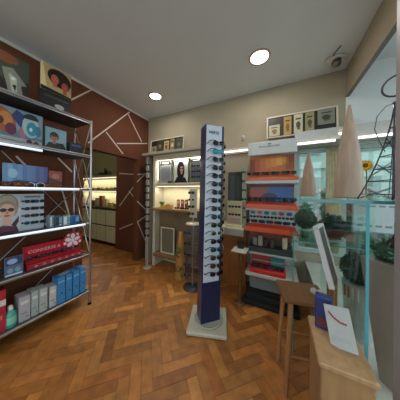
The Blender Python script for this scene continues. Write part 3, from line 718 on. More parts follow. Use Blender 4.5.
strip('low white framed strip of five vintage pictures on ledge near ceiling lamp', 266.5, 339, 103.5, 2.22, 1.995,
      [(.04,.21,.08,.60,'#b9ad8c','#8a6a34'),(.27,.385,.06,.9,'#b08a52','#7c5a2c'),(.42,.545,.06,.92,'#bcb89a','#4c4a3c'),(.58,.70,.08,.92,'#8f8a66','#4c4c34'),(.745,.96,.30,.93,'#7d7f74','#3c4038')])

# tube lights along the back wall, warm spot, security sensor
def tube(label, xa, xb, Y, z, parent_wall=None):
    a = P(xa, 150, Y=Y).x; b = xb if xb > 0 and xb < 5 else P(xb, 150, Y=Y).x
    t = thing('tube_light', label, 'lamp', ((a+b)/2, Y, z)); w = b-a
    m = MB(); m.cyl((-w/2,0,0), (w/2,0,0), .010, '#ffffff', 12); m.build('tube', 'tube', t)
    m = MB(); m.cbox((-w/2-.01,.014,-.012), (w/2+.01,.04,.024), '#cfcfca', .003); m.build('housing', 'paint', t)
    return t
tube('glowing fluorescent tube across bare wall right of the navy tower', 219, 249, 2.35, 1.91)
tube('glowing fluorescent tube under the ledge above the rear window', 296, 335, 2.11, 1.853)
p0 = P(343,150,Y=2.11).x
tube('glowing fluorescent tube in the window bay behind the wooden cone', 345, 1.2, 2.11, 1.853)
m = MB(); m.box((P(219,150,Y=2.37).x, 2.376, 1.88), (P(250,150,Y=2.37).x, 2.399, 1.96), '#c4bda8')
tag(m.build('lamp_rail', 'paint'), 'cream rail behind the fluorescent tube right of the navy tower', 'rail')
p = P(341, 132, Y=2.06)
t = thing('spot_lamp', 'small glowing cream spot lamp beside the tip of the wooden cone', 'lamp', p)
m = MB(); m.lathe([(.012,.03),(.022,.02),(.026,-.01)], '#d8d0b8', n=14); m.build('shade', 'paint', t)
m = MB(); m.sph((0,0,-.008), .02, '#ffffff', 12, 8); m.build('bulb', 'spot', t)
m = MB(); m.cyl((0,0,.02), (0,.069,.02), .006, '#8a8478', 8); m.build('arm', 'chrome', t)
p = P(243.5, 138, Y=YB)
t = thing('motion_sensor', 'small white sensor on the wall above the fluorescent tube', 'sensor', (p.x, YB, p.z))
m = MB(); m.cbox((-.022,-.035,-.03), (.022,0,.03), '#c7c0ae', .006); m.build('housing', 'plastic', t); m = MB(); m.sph((-.006,-.035,-.004), .012, '#6a5c4c', 10, 6); m.build('eye', 'plastic', t)

# curtain strips beside the rear window
p = P(339, 170, Y=2.09)
m = MB(); N = 26; W = .12; vs = []; fs = []
for j, z in enumerate((.62, 1.0, 1.4, 1.83)):
    for i in range(N): vs.append((p.x-W/2+W*i/(N-1), 2.30+.018*math.sin(i*1.25+j*.4), z))
for j in range(3):
    for i in range(N-1): fs.append((j*N+i, j*N+i+1, (j+1)*N+i+1, (j+1)*N+i))
m.add(vs, fs, '#d9d2ae', True)
o = m.build('curtain', 'cloth'); sm = o.modifiers.new('s', 'SOLIDIFY'); sm.thickness = .002
tag(o, 'narrow cream curtain hanging at right of the greenish rear window', 'curtain')

# ------------------------------------------------------------------ ceiling lamps
DL = [P(155.5,96,z=ZC), P(259.5,57,z=ZC)]
extra = [Vector((DL[0].x,-.1,ZC)), Vector((DL[1].x,-.1,ZC)), Vector((DL[0].x,-1.6,ZC)), Vector((DL[1].x,-1.6,ZC))]  # unseen lamps added behind the camera to fill the room with light
labs = ['round glowing recessed ceiling lamp above the back left cabinet', 'round glowing recessed ceiling lamp nearest the camera, centre right']
for i, p in enumerate(DL+extra):
    t = thing('downlight', labs[i] if i < 2 else 'round recessed ceiling lamp behind the camera', 'ceiling lamp', p, 0, 'recessed ceiling lamps')
    rr = (.08, .088, .085)[min(i, 2)]
    m = MB(); m.lathe([(rr+.022,0),(rr+.022,-.006),(rr+.004,-.011),(rr,-.004)], '#b99c8c', n=32); m.build('trim_ring', 'paint', t)
    m = MB(); m.lathe([(.001,-.013),(rr*.7,-.0125),(rr,-.008),(rr,-.005)], '#ffffff', n=32); m.build('lens', 'down', t)
    ld = bpy.data.lights.new('downlight_beam', 'AREA'); ld.shape = 'DISK'; ld.size = .15; ld.energy = 7; ld.color = (1,.95,.88)
    lo = bpy.data.objects.new('downlight_beam', ld); C.objects.link(lo); lo.parent = t; lo.location = (0,0,-.02)
p = P(336.5, 60.5, z=ZC-.03)
t = thing('ceiling_spot', 'white oval swivelling ceiling spotlight in the back right corner', 'ceiling lamp', (p.x, p.y, ZC), R(15))
m = MB(); m.sph((0,0,-.018), .09, '#d6d2c8', 20, 10, sc=(1.15,.72,.2)); m.build('plate', 'plastic', t)
m = MB(); m.cyl((.005,-.005,-.02), (-.01,-.012,-.075), .036, '#3a3835', 18, .042); m.build('swivel_housing', 'plastic', t)
m = MB(); m.cyl((-.01,-.012,-.07), (-.0105,-.013,-.078), .034, '#8c8880', 18); m.build('lens', 'lens', t)
m = MB(); m.tube([(-.05,-.0,-.015), (-.06,-.07,-.012), (-.05,-.16,-.008)], .005, '#2a2522'); m.build('cable', 'plastic', t)

# ------------------------------------------------------------------ orange sunglasses display
YD = 2.03
xl = P(247.5,190,Y=YD).x; xr = P(297,190,Y=YD).x; cx = (xl+xr)/2; w = xr-xl
od = thing('sunglasses_display', 'white floor display with orange tiers of sunglasses below a white header', 'display stand', (cx, YD, 0))
def ob(name, a, b, col, mat='paint', ch=.004, par=None):
    m = MB(); m.cbox(a, b, col, ch); return m.build(name, mat, par or od)
D = .32
ob('back_panel', (-w/2,D-.03,.3), (w/2,D-.01,1.9), '#b5b8b4')
hd = ob('header', (-w/2,0,1.752), (w/2,.05,1.905), '#bfc4c2')
ob('top_cover', (-w/2,.05,1.88), (w/2,D-.01,1.905), '#b5b8b4')
text('POLAROID', .22, '#4a5254', hd, x=-.02, y=-.0005, z=1.845, height=.022, ang=0, bold=.015)
m = MB(); m.ell(-.02, 1.872, .022, .008, -.001, '#2a7f86'); m.build('emblem', 'print', hd)
zz = [1.46, 1.15, .885]
tiercol = ['#cf5a1c', '#cf4f22', '#d2481f']
for i, z in enumerate(zz):
    sh = ob('tier', (-w/2-.015,-.06,z-.055 if i < 2 else z-.03), (w/2+.012,D-.032,z), '#c2c6c6')
    top = 1.75 if i == 0 else zz[i-1]-.055
    m = MB()
    if i == 0:
        m.box((-w/2+.01,.10,z+.002), (w/2-.02,.108,top), '#c9661c')
        for k in range(8): m.box((-w/2+.01+k*(w-.03)/8, .0985, z+.1+.014*k), (-w/2+.01+(k+1)*(w-.03)/8, .10, top-.03), ['#8c3a1a','#b0501c','#c4641e','#d07820','#d88a24','#e0a030','#d88820','#b05a1c'][k])
        for k in range(4): m.box((w/2-.10+k*.022, .09, z+.12), (w/2-.092+k*.022, .0985, top), '#7c3c18')
    elif i == 1:
        m.box((-w/2+.01,.10,z+.002), (w/2-.02,.108,top), '#a5432a')
        m.add([(-w*.02,.099,top-.03),(-.25*w,.099,z+.03),(w/2-.03,.099,z+.03),(w/2-.03,.099,top-.03)], [(0,1,2,3)], '#34589a')
        m.ell(-.02, z+.1, .09, .05, .098, '#1e2440'); m.box((-w/2+.01,.096,top-.035), (w/2-.02,.099,top-.012), '#1c2236')
    else:
        m.box((-w/2+.01,.10,z+.002), (w/2-.02,.108,top), '#c0c4c6')
        for k in range(6): m.ell(-w*.40+k*w*.155, z+.165, .03, .022, .0985, ['#4a5a74','#c0602c','#3c4c64','#4a9a54','#b03c54','#4a5488'][k])
    m.build('tier_graphic', 'print', sh)
    m = MB(); m.add([(-w/2,-.062,z-.012),(w/2,-.062,z-.012),(w/2-.01,.05,z+.035),(-w/2+.01,.05,z+.035),(-w/2,-.062,z-.028+.02),(w/2,-.062,z-.008),(w/2-.01,.05,z+.002),(-w/2+.01,.05,z+.002)],
          [(0,1,2,3),(4,7,6,5),(0,4,5,1),(1,5,6,2),(2,6,7,3),(3,7,4,0)], tiercol[i])
    m.cbox((-w/2-.012,-.066,z-.04 if i else z-.02), (w/2+.01,-.060,z+.014), tiercol[i], .001)
    m.build('orange_lip', 'print', sh)
    nn = [5, 4, 6][i]
    for k in range(nn):
        kk = [[0,1,0,3,0],[0,1,2,4],[0,3,2,1,0,2]][i][k]
        glasses(kk, (cx-w*.5+w*(k+.5)/nn-.008, YD+.02, z+.022+.036+.012), (R(-6),0,0), '%s sunglasses on the %s orange tier, %s from the left' % (names[kk], ['top','middle','lower'][i], ORD[k] if k else 'first'), 'sunglasses on the orange display tiers', [.84,.98,.74][i], False)
    if i == 2:
        for k in range(6):
            kk = [2,5,0,4,1,2][k]
            glasses(kk, (cx-w*.40+k*w*.155, YD+.088, z+.115), (0,0,0), '%s sunglasses in upper row of the lower orange tier, %s from the left' % (names[kk], ORD[k] if k else 'first'), 'sunglasses in the upper row of the lower tier', .55, False)
ob('brown_panel', (-w/2+.02,.10,.72), (w/2-.02,.13,.85), '#7c3f24', 'wood')
sh = ob('tier', (-w/2+.02,-.04,.60), (w/2-.02,D-.032,.66), '#2b3330')
ob('tier', (-w/2+.03,-.05,.575), (w/2,D-.032,.598), '#a4a59e')
for k, (x, c, hh) in enumerate([(-.17,'#7c7468',.10),(-.11,'#9b8f80',.12),(-.05,'#3c2c28',.09),(.02,'#4a3a30',.10),(.15,'#b9a78a',.13)]):
    t = thing('eyewear_case', ['grey','pale grey','dark brown','brown','cream'][k]+' case on the dark shelf of the orange display', 'case', (cx+x, YD+.03, .66), 0, 'cases on the dark shelf')
    m = MB(); m.cbox((-.026,-.02,0), (.026,.02,hh), c, .008); m.build('case', 'cloth', t)
ob('back_board', (-w/2+.03,.12,.66), (w/2-.04,.14,.72), '#3a3f38')
ob('tier', (-w/2,-.10,.335), (w/2+.02,D-.032,.375), '#b9b7ae')
ob('pedestal', (-w/2+.04,-.02,.16), (w/2-.07,D-.04,.334), '#74797a')
m = MB(); m.cbox((-w/2-.03,-.12,0), (w/2+.03,D-.02,.05), '#17191b', .01); m.cbox((-w/2,-.08,.05), (w/2-.02,D-.04,.12), '#1c1f21', .01); m.cbox((-w/2+.03,-.06,.12), (w/2-.05,D-.05,.159), '#17191b', .006)
m.build('base', 'cloth', od)
t = thing('sunglasses_tray', 'red stepped tray with teal corner on lowest white shelf of the orange display', 'tray', (cx-.03, YD, .375))
m = MB(); m.cbox((-.19,-.09,0), (.19,.12,.045), '#c22a24', .004); m.build('tray', 'print', t)
m = MB(); m.cbox((-.185,.05,.045), (.185,.10,.185), '#a32620', .003); m.build('back_board', 'print', t)
m = MB(); m.add([(.04,.0485,.18),(.04,.0485,.07),(.18,.0485,.06),(.18,.0485,.18)], [(0,1,2,3)], '#2c7c80'); m.build('teal_patch', 'print', t)
m = MB(); m.box((-.17,-.0,.055), (.17,.03,.07), '#20262a'); m.box((-.17,.03,.10), (.17,.045,.115), '#8a8c88'); m.build('inner_rail', 'plastic', t)
for k in range(4):
    glasses([0,0,2,0][k], (cx-.03-.13+k*.087, YD-.045, .375+.045+.02), (0,0,0), 'black sunglasses on the red tray, %s from the left' % ['first','second','third','fourth'][k] if k != 2 else 'navy sunglasses on the red tray, third from the left', 'sunglasses on the red tray', .55, False)
# spinner strip of small glasses left of the orange display
YS2 = 2.03; p = P(244, 200, Y=YS2)
t = thing('wall_glasses_strip', 'narrow pale strip of small glasses left of the orange display', 'display strip', (p.x-.01, YS2+.05, .87))
m = MB(); m.cbox((-.028,0,0), (.028,.02,.75), '#93937e', .003); m.build('strip_board', 'plastic', t)
for i in range(6):
    glasses([0,4][i % 2], (p.x-.01, YS2+.04, 1.56-i*.115), (0,0,0), 'small dark glasses on the narrow pale strip, %s from the top' % (ORD[i] if i else 'first'), 'glasses on the narrow pale strip', .42, False)

# ------------------------------------------------------------------ desk between tower and orange display
YK = 1.95; a = P(206,230,Y=YK).x; b = P(243.5,230,Y=YK).x; zt = P(236,228,Y=YK).z
ds = thing('counter', 'cream counter with thick grey edge between tower and orange display', 'counter', ((a+b)/2, YK, 0)); w = b-a
m = MB(); m.cbox((-w/2,0,zt-.02), (w/2,YB-.005-YK,zt), '#cfc8ac', .003); m.build('worktop', 'paint', ds)
m = MB(); m.cbox((-w/2+.005,.008,zt-.10), (w/2-.005,.05,zt-.021), '#9a968a', .003); m.build('apron', 'paint', ds)
m = MB(); m.cbox((-w/2+.02,.3,0), (w/2-.02,.33,zt-.021), '#9a5c2a', .003); m.build('back_panel', 'wood', ds)
m = MB(); m.cbox((-w/2,.05,0), (-w/2+.03,.4,zt-.021), '#b5a88c', .003); m.build('side_panel', 'paint', ds)
p = P(241,240,Y=1.93)
t = thing('side_table', 'small white topped table with black column below the counter edge', 'table', (p.x, 1.90, 0))
zs = P(240,250.5,Y=1.84).z
m = MB(); m.cbox((-.085,-.1,zs-.018), (.085,.08,zs), '#c5c3b4', .006); m.build('tabletop', 'paint', t)
m = MB(); m.cyl((0,0,.02), (0,0,zs-.018), .02, '#6a4526', 12); m.build('column', 'plastic', t)
m = MB(); m.lathe([(.07,0),(.07,.012),(.03,.02)], '#6a4526', n=20); m.build('foot', 'plastic', t)
t = thing('black_box', 'upright black box on the small white table', 'box', (p.x, 1.93, zs))
m = MB(); m.cbox((-.035,-.03,0), (.035,.03,.07), '#1a1c1c', .005); m.build('box', 'plastic', t)
# items on the counter
a = P(226.5,210,Y=2.02).x; b = P(243,210,Y=2.02).x; w = b-a; h = P(235,201,Y=2.02).z-zt
t = thing('glasses_display_stand', 'cream display stand with four pairs of glasses on the counter', 'display stand', ((a+b)/2, 2.02, zt))
m = MB(); m.cbox((-w/2,-.05,0), (w/2,.09,.03), '#cfc49c', .004); m.build('base', 'plastic', t)
m = MB(); m.cbox((-w/2+.01,.0,.03), (w/2-.01,.03,h), '#b9ad8a', .004); m.build('board', 'plastic', t)
m = MB(); m.box((-w/2+.03,-.002,.04), (w/2-.03,.0005,.11), '#a98f86'); m.build('card', 'print', t)
for r in range(2):
    for c in range(2):
        glasses([0,1][r], ((a+b)/2+(-.042+.084*c), 2.008, zt+h-.07-.10*r), (0,0,0), 'dark glasses on cream counter stand, %s %s' % (['upper','lower'][r], ['left','right'][c]), 'glasses on the cream counter stand', .55, False)
a = P(228,190,Y=2.2).x; b = P(243,190,Y=2.2).x; w = b-a; h = P(236,172,Y=2.2).z-zt
t = thing('black_display_board', 'tall black board behind the cream glasses stand', 'display board', ((a+b)/2, 2.2, zt))
m = MB(); m.cbox((-w/2,0,0), (w/2,.03,h), '#202522', .004); m.build('board', 'plastic', t)
m = MB(); m.cbox((-w/2,-.04,0), (w/2,-.0005,.012), '#202522', .002); m.build('foot', 'plastic', t)
m = MB(); m.box((-w*.32,-.001,h*.3), (-w*.08,-.0002,h*.92), '#3c4640'); m.box((w*.08,-.001,h*.3), (w*.34,-.0002,h*.92), '#38423e'); m.build('panel_print', 'print', t)

# wire spinner with sunglasses, behind the tower
ps_ = P(192.5, 287, z=0)
sp = thing('wire_spinner', 'chrome wire spinner rack of sunglasses half hidden behind the navy tower', 'display rack', (ps_.x, ps_.y, 0))
Ysp = ps_.length
ztp = P(193, 189, t=2.2).z
m = MB(); m.lathe([(.13,0),(.13,.012),(.03,.03)], '#30343a', n=24); m.build('foot', 'plastic', sp)
m = MB(); m.cyl((0,0,.02), (0,0,ztp), .011, CH, 10); m.build('pole', 'chrome', sp)
m = MB()
for z in (.12,.22,.32,.42,.52,.62,.72,.82):
    m.tube([(.085*math.cos(q*PI/8), .085*math.sin(q*PI/8), z) for q in range(16)], .0035, '#8d98a8', 5, True)
for q in range(8): m.cyl((.085*math.cos(q*PI/4), .085*math.sin(q*PI/4), .10), (.085*math.cos(q*PI/4), .085*math.sin(q*PI/4), .84), .003, '#8d98a8', 6)
for z in (.12,.82): 
    for q in range(4): m.cyl((0,0,z), (.085*math.cos(q*PI/2), .085*math.sin(q*PI/2), z), .003, '#8d98a8', 6)
m.build('wire_cage', 'chrome', sp)
m = MB(); m.lathe([(.10,.86),(.10,.875),(.012,.88)], '#c8bda4', n=20); m.build('round_shelf', 'plastic', sp)
m = MB(); m.cbox((-.055,-.01,.95), (.055,.01,ztp), '#b9b098', .004); m.build('card_holder', 'plastic', sp)
for i in range(4):
    k = [0,7,0,1][i]
    glasses(k, (ps_.x-.02, ps_.y-.026, ztp-.05-i*.095), (0,0,R(10)), '%s sunglasses on the wire spinner top, %s from the top' % (names[k], ORD[i] if i else 'first'), 'sunglasses on the wire spinner', .7, False)
for i in range(5):
    k = [2,0,4,2,0][i]
    glasses(k, (ps_.x-.03, ps_.y-.1, .76-i*.14), (0,0,R(12)), '%s sunglasses hooked on spinner cage, %s from the top' % (names[k], ORD[i] if i else 'first'), 'sunglasses on the wire cage', .75, False)

# ------------------------------------------------------------------ right: glass shelf display
YG = .76; xg0 = P(297.5,200,Y=YG).x; zg = 1.276
gl = thing('glass_shelf_unit', 'clear glass shelf unit with teal edges beside the pale post', 'glass shelves', ((xg0+.62)/2, (YG+1.6)/2, 0))
ox, oy = (xg0+.62)/2, (YG+1.6)/2
def gb(name, a, b, mat, col='#ffffff', par=None):
    m = MB(); m.box((a[0]-ox, a[1]-oy, a[2]), (b[0]-ox, b[1]-oy, b[2]), col); return m.build(name, mat, par or gl)
xv = P(367.6,260,Y=YG+.03).x
s = gb('shelf', (xg0, YG+.003, zg-.011), (.62, 1.56, zg), 'glass'); gb('polished_edge', (xg0, YG, zg-.011), (.62, YG+.003, zg), 'gedge', '#3f7c80', s)
gb('polished_edge', (xg0-.002, YG, zg-.011), (xg0, 1.56, zg), 'gedge', '#4f8c8c', s)
s = gb('upright_panel', (xv-.005, YG+.033, .451), (xv+.005, 1.5, zg-.0115), 'glass'); gb('polished_edge', (xv-.0045, YG+.03, .451), (xv+.0045, YG+.033, zg-.0115), 'gedge', '#5fb4c4', s)
s = gb('shelf', (.09, 1.45, .92), (.66, 1.93, .93), 'glass'); gb('polished_edge', (.09, 1.447, .92), (.66, 1.45, .93), 'gedge', '#6f9c98', s)
s = gb('upright_panel', (.095, 1.46, 0), (.103, 1.9, .9195), 'glass'); gb('polished_edge', (.095, 1.457, 0), (.103, 1.46, .9195), 'gedge', '#6f9c98', s)
gb('upright_panel', (.60, 1.565, .451), (.61, 1.92, 1.264), 'glass')

def cone(label, px, t, ybase, ytop, hw, col, rz=.5):
    p = P(px, ybase, t=t); d = ray(px, ybase)
    h = P(px, ytop, t=t).z-zg
    o = thing('wooden_cone', label, 'decoration', (p.x, p.y, zg), rz, 'wooden cones')
    m = MB(); prof = [(hw, .002), (hw*.92, h*.18), (hw*.72, h*.45), (hw*.45, h*.72), (hw*.16, h*.93), (.006, h)]
    m.lathe(prof, col, n=24)
    m.build('body', 'wood', o)
    m = MB(); m.lathe([(hw*1.02, 0), (hw*1.02, .004), (hw*.98, .006)], '#7c6452', n=24); m.build('base_ring', 'wood', o)
    return o
cone('tall pale tan wooden cone standing on the glass shelf by the sunflower', 348.5, .90, 198, 105, .068, '#b39a86')
cone('small tan wooden cone at left end of the glass shelf', 308, 1.22, 198, 152, .052, '#a88a72')
#cone('second small tan cone behind the tall wooden cone on the glass shelf', 325, 1.45, 198, 172, .05, '#a58b76')
# sunflower
p = P(366, 165.5, t=1.06)
t = thing('sunflower', 'yellow sunflower on a stem between tall cone and wire tower', 'flower', (p.x, p.y, zg), R(-40))
hz = p.z-zg
m = MB(); m.tube([(0,.0,.012), (.004,0,hz*.5), (0,.008,hz)], .0035, '#5a7038'); m.lathe([(.022,0),(.022,.01),(.006,.014)], '#6a7a4a', n=12); m.build('stem', 'leaf', t)
m = MB()
for ring, (rr, n_, c, y) in enumerate(((.042,16,'#e0a01c',-.004), (.034,13,'#eec23a',-.008))):
    for k in range(n_):
        a = 2*PI*(k+ring*.5)/n_; u = Vector((math.cos(a),0,math.sin(a))); v = Vector((-math.sin(a),0,math.cos(a)))
        m.add([Vector((0,y,hz))+u*.010, Vector((0,y-.003,hz))+u*rr*.6+v*.007, Vector((0,y,hz))+u*rr, Vector((0,y-.003,hz))+u*rr*.6-v*.007], [(0,1,2,3)], c)
m.build('petals', 'cloth', t)
m = MB(); m.sph((0,-.008,hz), .015, '#7a4a18', 12, 8, sc=(1,.4,1)); m.build('flower_head', 'leaf', t)
# wire tower
p = P(393.5, 200, t=.62)
t = thing('wire_tower', 'dark wire tower model with splayed legs on the glass shelf', 'decoration', (p.x, p.y, zg), R(20))
h = P(393, 103, t=.62).z-zg
m = MB(); Bw = .10
def leg(a, zz): 
    k = 1-zz; r = Bw*(.12*k+.88*k**1.7); return (r*math.cos(a), r*math.sin(a), max(.003, zz*h))
for q in range(4):
    a = PI/4+q*PI/2
    m.tube([leg(a, i/12) for i in range(13)], .0028, '#2c3038', 6)
    m.tube([leg(a+.16, i/9*.75) for i in range(10)], .0016, '#2c3038', 5)
m.build('leg_wires', 'plastic', t)
m = MB()
for zz_ in (.06,.2,.33,.46,.6,.75,.87):
    m.tube([leg(PI/4+q*PI/2, zz_) for q in range(4)], .002, '#343a42', 5, True)
for q in range(4):
    for i in (0,2,4):
        m.cyl(leg(PI/4+q*PI/2, i*.13), leg(PI/4+(q+1)*PI/2, (i+1)*.13), .0014, '#3c4450', 5); m.cyl(leg(PI/4+(q+1)*PI/2, i*.13), leg(PI/4+q*PI/2, (i+1)*.13), .0014, '#3c4450', 5)
m.build_pieces('cross_wire', 'plastic', t)
m = MB(); m.tube([(-.001,0,h), (-.03,0,h-.012), (-.06,0,h-.05), (-.068,0,h-.10), (-.05,0,h-.15), (-.03,0,h-.19)], .0016, '#4c5660'); m.build('wire_loop', 'plastic', t)
m = MB(); m.sph((0,0,h), .006, '#2c3038', 8, 6); m.build('finial', 'plastic', t)
# hanging ring near the top right
p = P(397.5, 85, t=.8)
t = thing('hanging_ring', 'dark plum ring hanging high behind the pale post', 'decoration', p, R(-30))
m = MB(); m.tube([(.052*math.cos(q*PI/12), 0, .052*math.sin(q*PI/12)) for q in range(24)], .0045, '#43364a', 8, True); m.build('ring', 'plastic', t)
m = MB(); m.cyl((0,0,.052), (0,0,ZC-p.z), .0012, '#5a5a5a', 6); m.build('cord', 'plastic', t)

# moss balls on the lower glass shelf
def moss(label, px, py, t, r, zbase, name='moss_ball', n=380, dish=True, cols=('#22362a','#2f4a36','#1a2a20')):
    p = P(px, py, t=t); o = thing(name, label, 'plant', (p.x, p.y, zbase))
    m = MB(); cz = r*1.0+.012; m.sph((0,0,cz), r*.9, cols[2], 18, 12, jit=.04)
    for i in range(n):
        th = random.uniform(0, 2*PI); ph = math.acos(random.uniform(-1, 1)); nrm = Vector((math.sin(ph)*math.cos(th), math.sin(ph)*math.sin(th), math.cos(ph)))
        c = Vector((0,0,cz))+nrm*r*random.uniform(.86,.93); a = (nrm+Vector((random.gauss(0,.6),random.gauss(0,.6),random.gauss(0,.6)))).normalized(); b = a.orthogonal().normalized()*r*.06; l = r*.16
        m.add([c, c+a*l*.5+b, c+a*l, c+a*l*.5-b], [(0,1,2,3)], random.choice(cols))
    m.build('foliage', 'leaf', o)
    if dish:
        m = MB(); m.lathe([(r*.3,0),(r*.55,.004),(r*.8,.018),(r*.78,.02),(r*.5,.008)], '#a9bdb6', n=22); m.build('dish', 'ceramic', o)
    return o
moss('round dark moss ball on lower glass shelf beside the orange display', 305, 219, 1.6, .10, .93, cols=('#33503f','#3f6049','#28402f'))
mb2 = moss('dark moss ball with a small bird on lower glass shelf behind leaning frame', 333, 232, 1.24, .098, .93)
p = mb2.location
t = thing('bird_figure', 'small black and white bird figure on top of the moss ball', 'figurine', (p.x-.02, p.y-.06, .93+.175), R(200))
m = MB(); m.sph((0,0,.018), .02, '#1f2624', 12, 8, sc=(1.5,.8,.8)); m.sph((.03,0,.038), .012, '#1f2624', 10, 7); m.cyl((-.02,0,.018), (-.055,0,.03), .008, '#2a302e', 8, .004); m.build('body', 'ceramic', t)
m = MB(); m.cyl((.039,0,.038), (.055,0,.036), .004, '#c9a25a', 8, .0005); m.build('beak', 'ceramic', t)
m = MB(); m.sph((.012,-.012,.02), .012, '#d8dcd8', 10, 7, sc=(1,.6,.8)); m.build('white_wing', 'ceramic', t)
p2 = P(342.5, 226, t=1.2)
t = thing('egg_figure', 'small cream egg resting on the right of the moss ball', 'figurine', (p.x+.055, p.y-.03, .93+.165)); m = MB(); m.sph((0,0,.02), .017, '#cfc6ae', 12, 9, sc=(.8,.8,1.25)); m.build('egg', 'ceramic', t)

# topiary ball in white pot with wooden sides, on platform
pt = P(359.5, 269, t=.95); zc = pt.z; r = .093
t = thing('topiary_ball', 'large dark topiary ball in a pale pot behind the glass upright', 'plant', (pt.x, pt.y, .45))
ct = zc-.45
m = MB(); m.sph((0,0,ct), r*.92, '#16241a', 18, 12, jit=.05)
for i in range(420):
    th = random.uniform(0, 2*PI); ph = math.acos(random.uniform(-1, 1)); nrm = Vector((math.sin(ph)*math.cos(th), math.sin(ph)*math.sin(th), math.cos(ph)))
    c = Vector((0,0,ct))+nrm*r*.88; a = (nrm+Vector((random.gauss(0,.6),random.gauss(0,.6),random.gauss(0,.6)))).normalized(); b = a.orthogonal().normalized()*.006; l = .018
    m.add([c, c+a*l*.5+b, c+a*l, c+a*l*.5-b], [(0,1,2,3)], random.choice(('#1a2c1e','#24402a','#2f4a30')))
m.build('foliage', 'leaf', t)
m = MB(); m.lathe([(.055,0),(.062,.02),(.078,ct-.09),(.082,ct-.085),(.074,ct-.088)], '#b5bcba', n=24); m.build('pot', 'ceramic', t)
m = MB()
for k in range(4): q = R(200+k*16); m.cbox((.079*math.cos(q)-.004,.079*math.sin(q)-.004,ct-.16), (.079*math.cos(q)+.004,.079*math.sin(q)+.004,ct-.095), '#8c6a48' if k < 2 else '#d9d6c8', .001)
m.build('pot_stripes', 'wood', t)
# tapered beige planter with green plant
pt = P(399, 268, t=.70)
t = thing('tapered_planter', 'beige tapered planter with bushy green plant at the right edge', 'planter', (pt.x, pt.y, .45), R(35))
hh = P(385, 268, t=.64).z-.45
m = MB(); a_, b_ = .040, .088
vs = [(-a_,-a_,0),(a_,-a_,0),(a_,a_,0),(-a_,a_,0),(-b_,-b_,hh),(b_,-b_,hh),(b_,b_,hh),(-b_,b_,hh)]
m.add(vs, [(3,2,1,0),(4,5,6,7),(0,1,5,4),(1,2,6,5),(2,3,7,6),(3,0,4,7)], '#9c9086'); m.build('planter_box', 'ceramic', t, .004)
m = MB(); m.sph((0,0,hh+.035), .085, '#3a5a46', 16, 10, jit=.08, sc=(1,1,.6))
for i in range(300):
    a = random.uniform(0, 2*PI); q = Vector((math.cos(a), math.sin(a), random.uniform(-.1,1.4))).normalized(); c = Vector((random.uniform(-.05,.05), random.uniform(-.05,.05), hh+.03))+q*random.uniform(.03,.065); s_ = q.orthogonal().normalized()*.006
    m.add([c, c+q*.016+s_, c+q*.03, c+q*.016-s_], [(0,1,2,3)], random.choice(('#3c604a','#527a5c','#648c6c')))
m.build('foliage', 'leaf', t)
m = MB(); m.sph((-.03,-.01,hh+.075), .035, '#3a2c34', 10, 8, sc=(.9,.9,.9)); m.cyl((-.03,-.01,hh+.09), (-.03,-.01,hh+.135), .02, '#3a2c34', 10, .004); m.build('dark_bud', 'leaf', t)

# leaning picture, easel stool, boxes and brochures bottom right
A = P(316.5, 229, t=.80); B = P(331, 283, t=.72)
t = thing('leaning_picture', 'slim brown picture in a white and silver frame leaning in front of glass', 'picture', (B.x, B.y, 0))
d = (A-B); vv = (B-B)
u = d.normalized(); side = Vector((.35,.94,0)).normalized(); nrm = u.cross(side).normalized()
def slab(m, s0, s1, l0, l1, n0, n1, col):
    vs = []
    for n_ in (n0, n1):
        for (s_, l_) in ((s0,l0),(s1,l0),(s1,l1),(s0,l1)): vs.append(Vector((0,0,B.z))+side*s_+u*l_+nrm*n_)
    m.add(vs, [(3,2,1,0),(4,5,6,7),(0,1,5,4),(1,2,6,5),(2,3,7,6),(3,0,4,7)], col)
Ld = d.length; W2 = .11
m = MB(); slab(m, 0, W2, -.02, Ld, -.006, .006, '#5c4436'); m.build('picture_board', 'wood', t)
m = MB(); slab(m, -.016, 0, -.02, Ld+.01, -.010, .010, '#c4bfc2'); slab(m, W2, W2+.014, -.02, Ld+.01, -.010, .010, '#c4bfc2'); slab(m, -.016, W2+.014, Ld, Ld+.014, -.0105, .0105, '#d6d4d4'); m.build('frame', 'paint', t)
lg = MB(); q0 = Vector((0,0,B.z))+u*(Ld*.3)+side*W2*.5
lg.cyl(q0, (q0.x+.02, q0.y+.03, .0), .008, '#8c6440'); lg.cyl(Vector((0,0,B.z))-u*.015+side*.02, (0.02,.02,0), .008, '#8c6440'); lg.cyl(Vector((0,0,B.z))-u*.015+side*.10, (.05,.12,0), .008, '#8c6440')
lg.build('easel_leg', 'wood', t)

st = P(303, 298, t=1.10); zs = P(303, 283, t=1.2).z
t = thing('wooden_stool', 'light brown wooden stool beside base of the orange display', 'stool', (st.x, st.y, 0), R(12))
m = MB(); m.cbox((-.15,-.12,zs-.03), (.13,.12,zs), '#7c5430', .006); m.build('seat', 'wood', t)
for sx in (-1, 1):
    for sy in (-1, 1):
        m = MB(); m.cyl((sx*.10,sy*.09,zs-.03), (sx*.13,sy*.11,0), .016, '#a8794c', 8, .013); m.build('leg', 'wood', t)
for sy in (-.10, .10): m = MB(); m.cyl((-.115,sy,.25), (.115,sy,.25), .009, '#9a6a3c', 8); m.build('stretcher', 'wood', t)
t = thing('glass_bauble', 'small cluster of pearly glass baubles on the wooden stool', 'decoration', (st.x+.06, st.y-.01, zs))
m = MB()
for q in ((0,0,.022,.022),(.035,.01,.018,.018),(.015,-.03,.015,.015),(.05,-.02,.012,.012)): m.sph((q[0],q[1],q[2]), q[3], '#b7b7ae', 12, 8)
m.build('baubles', 'ceramic', t)
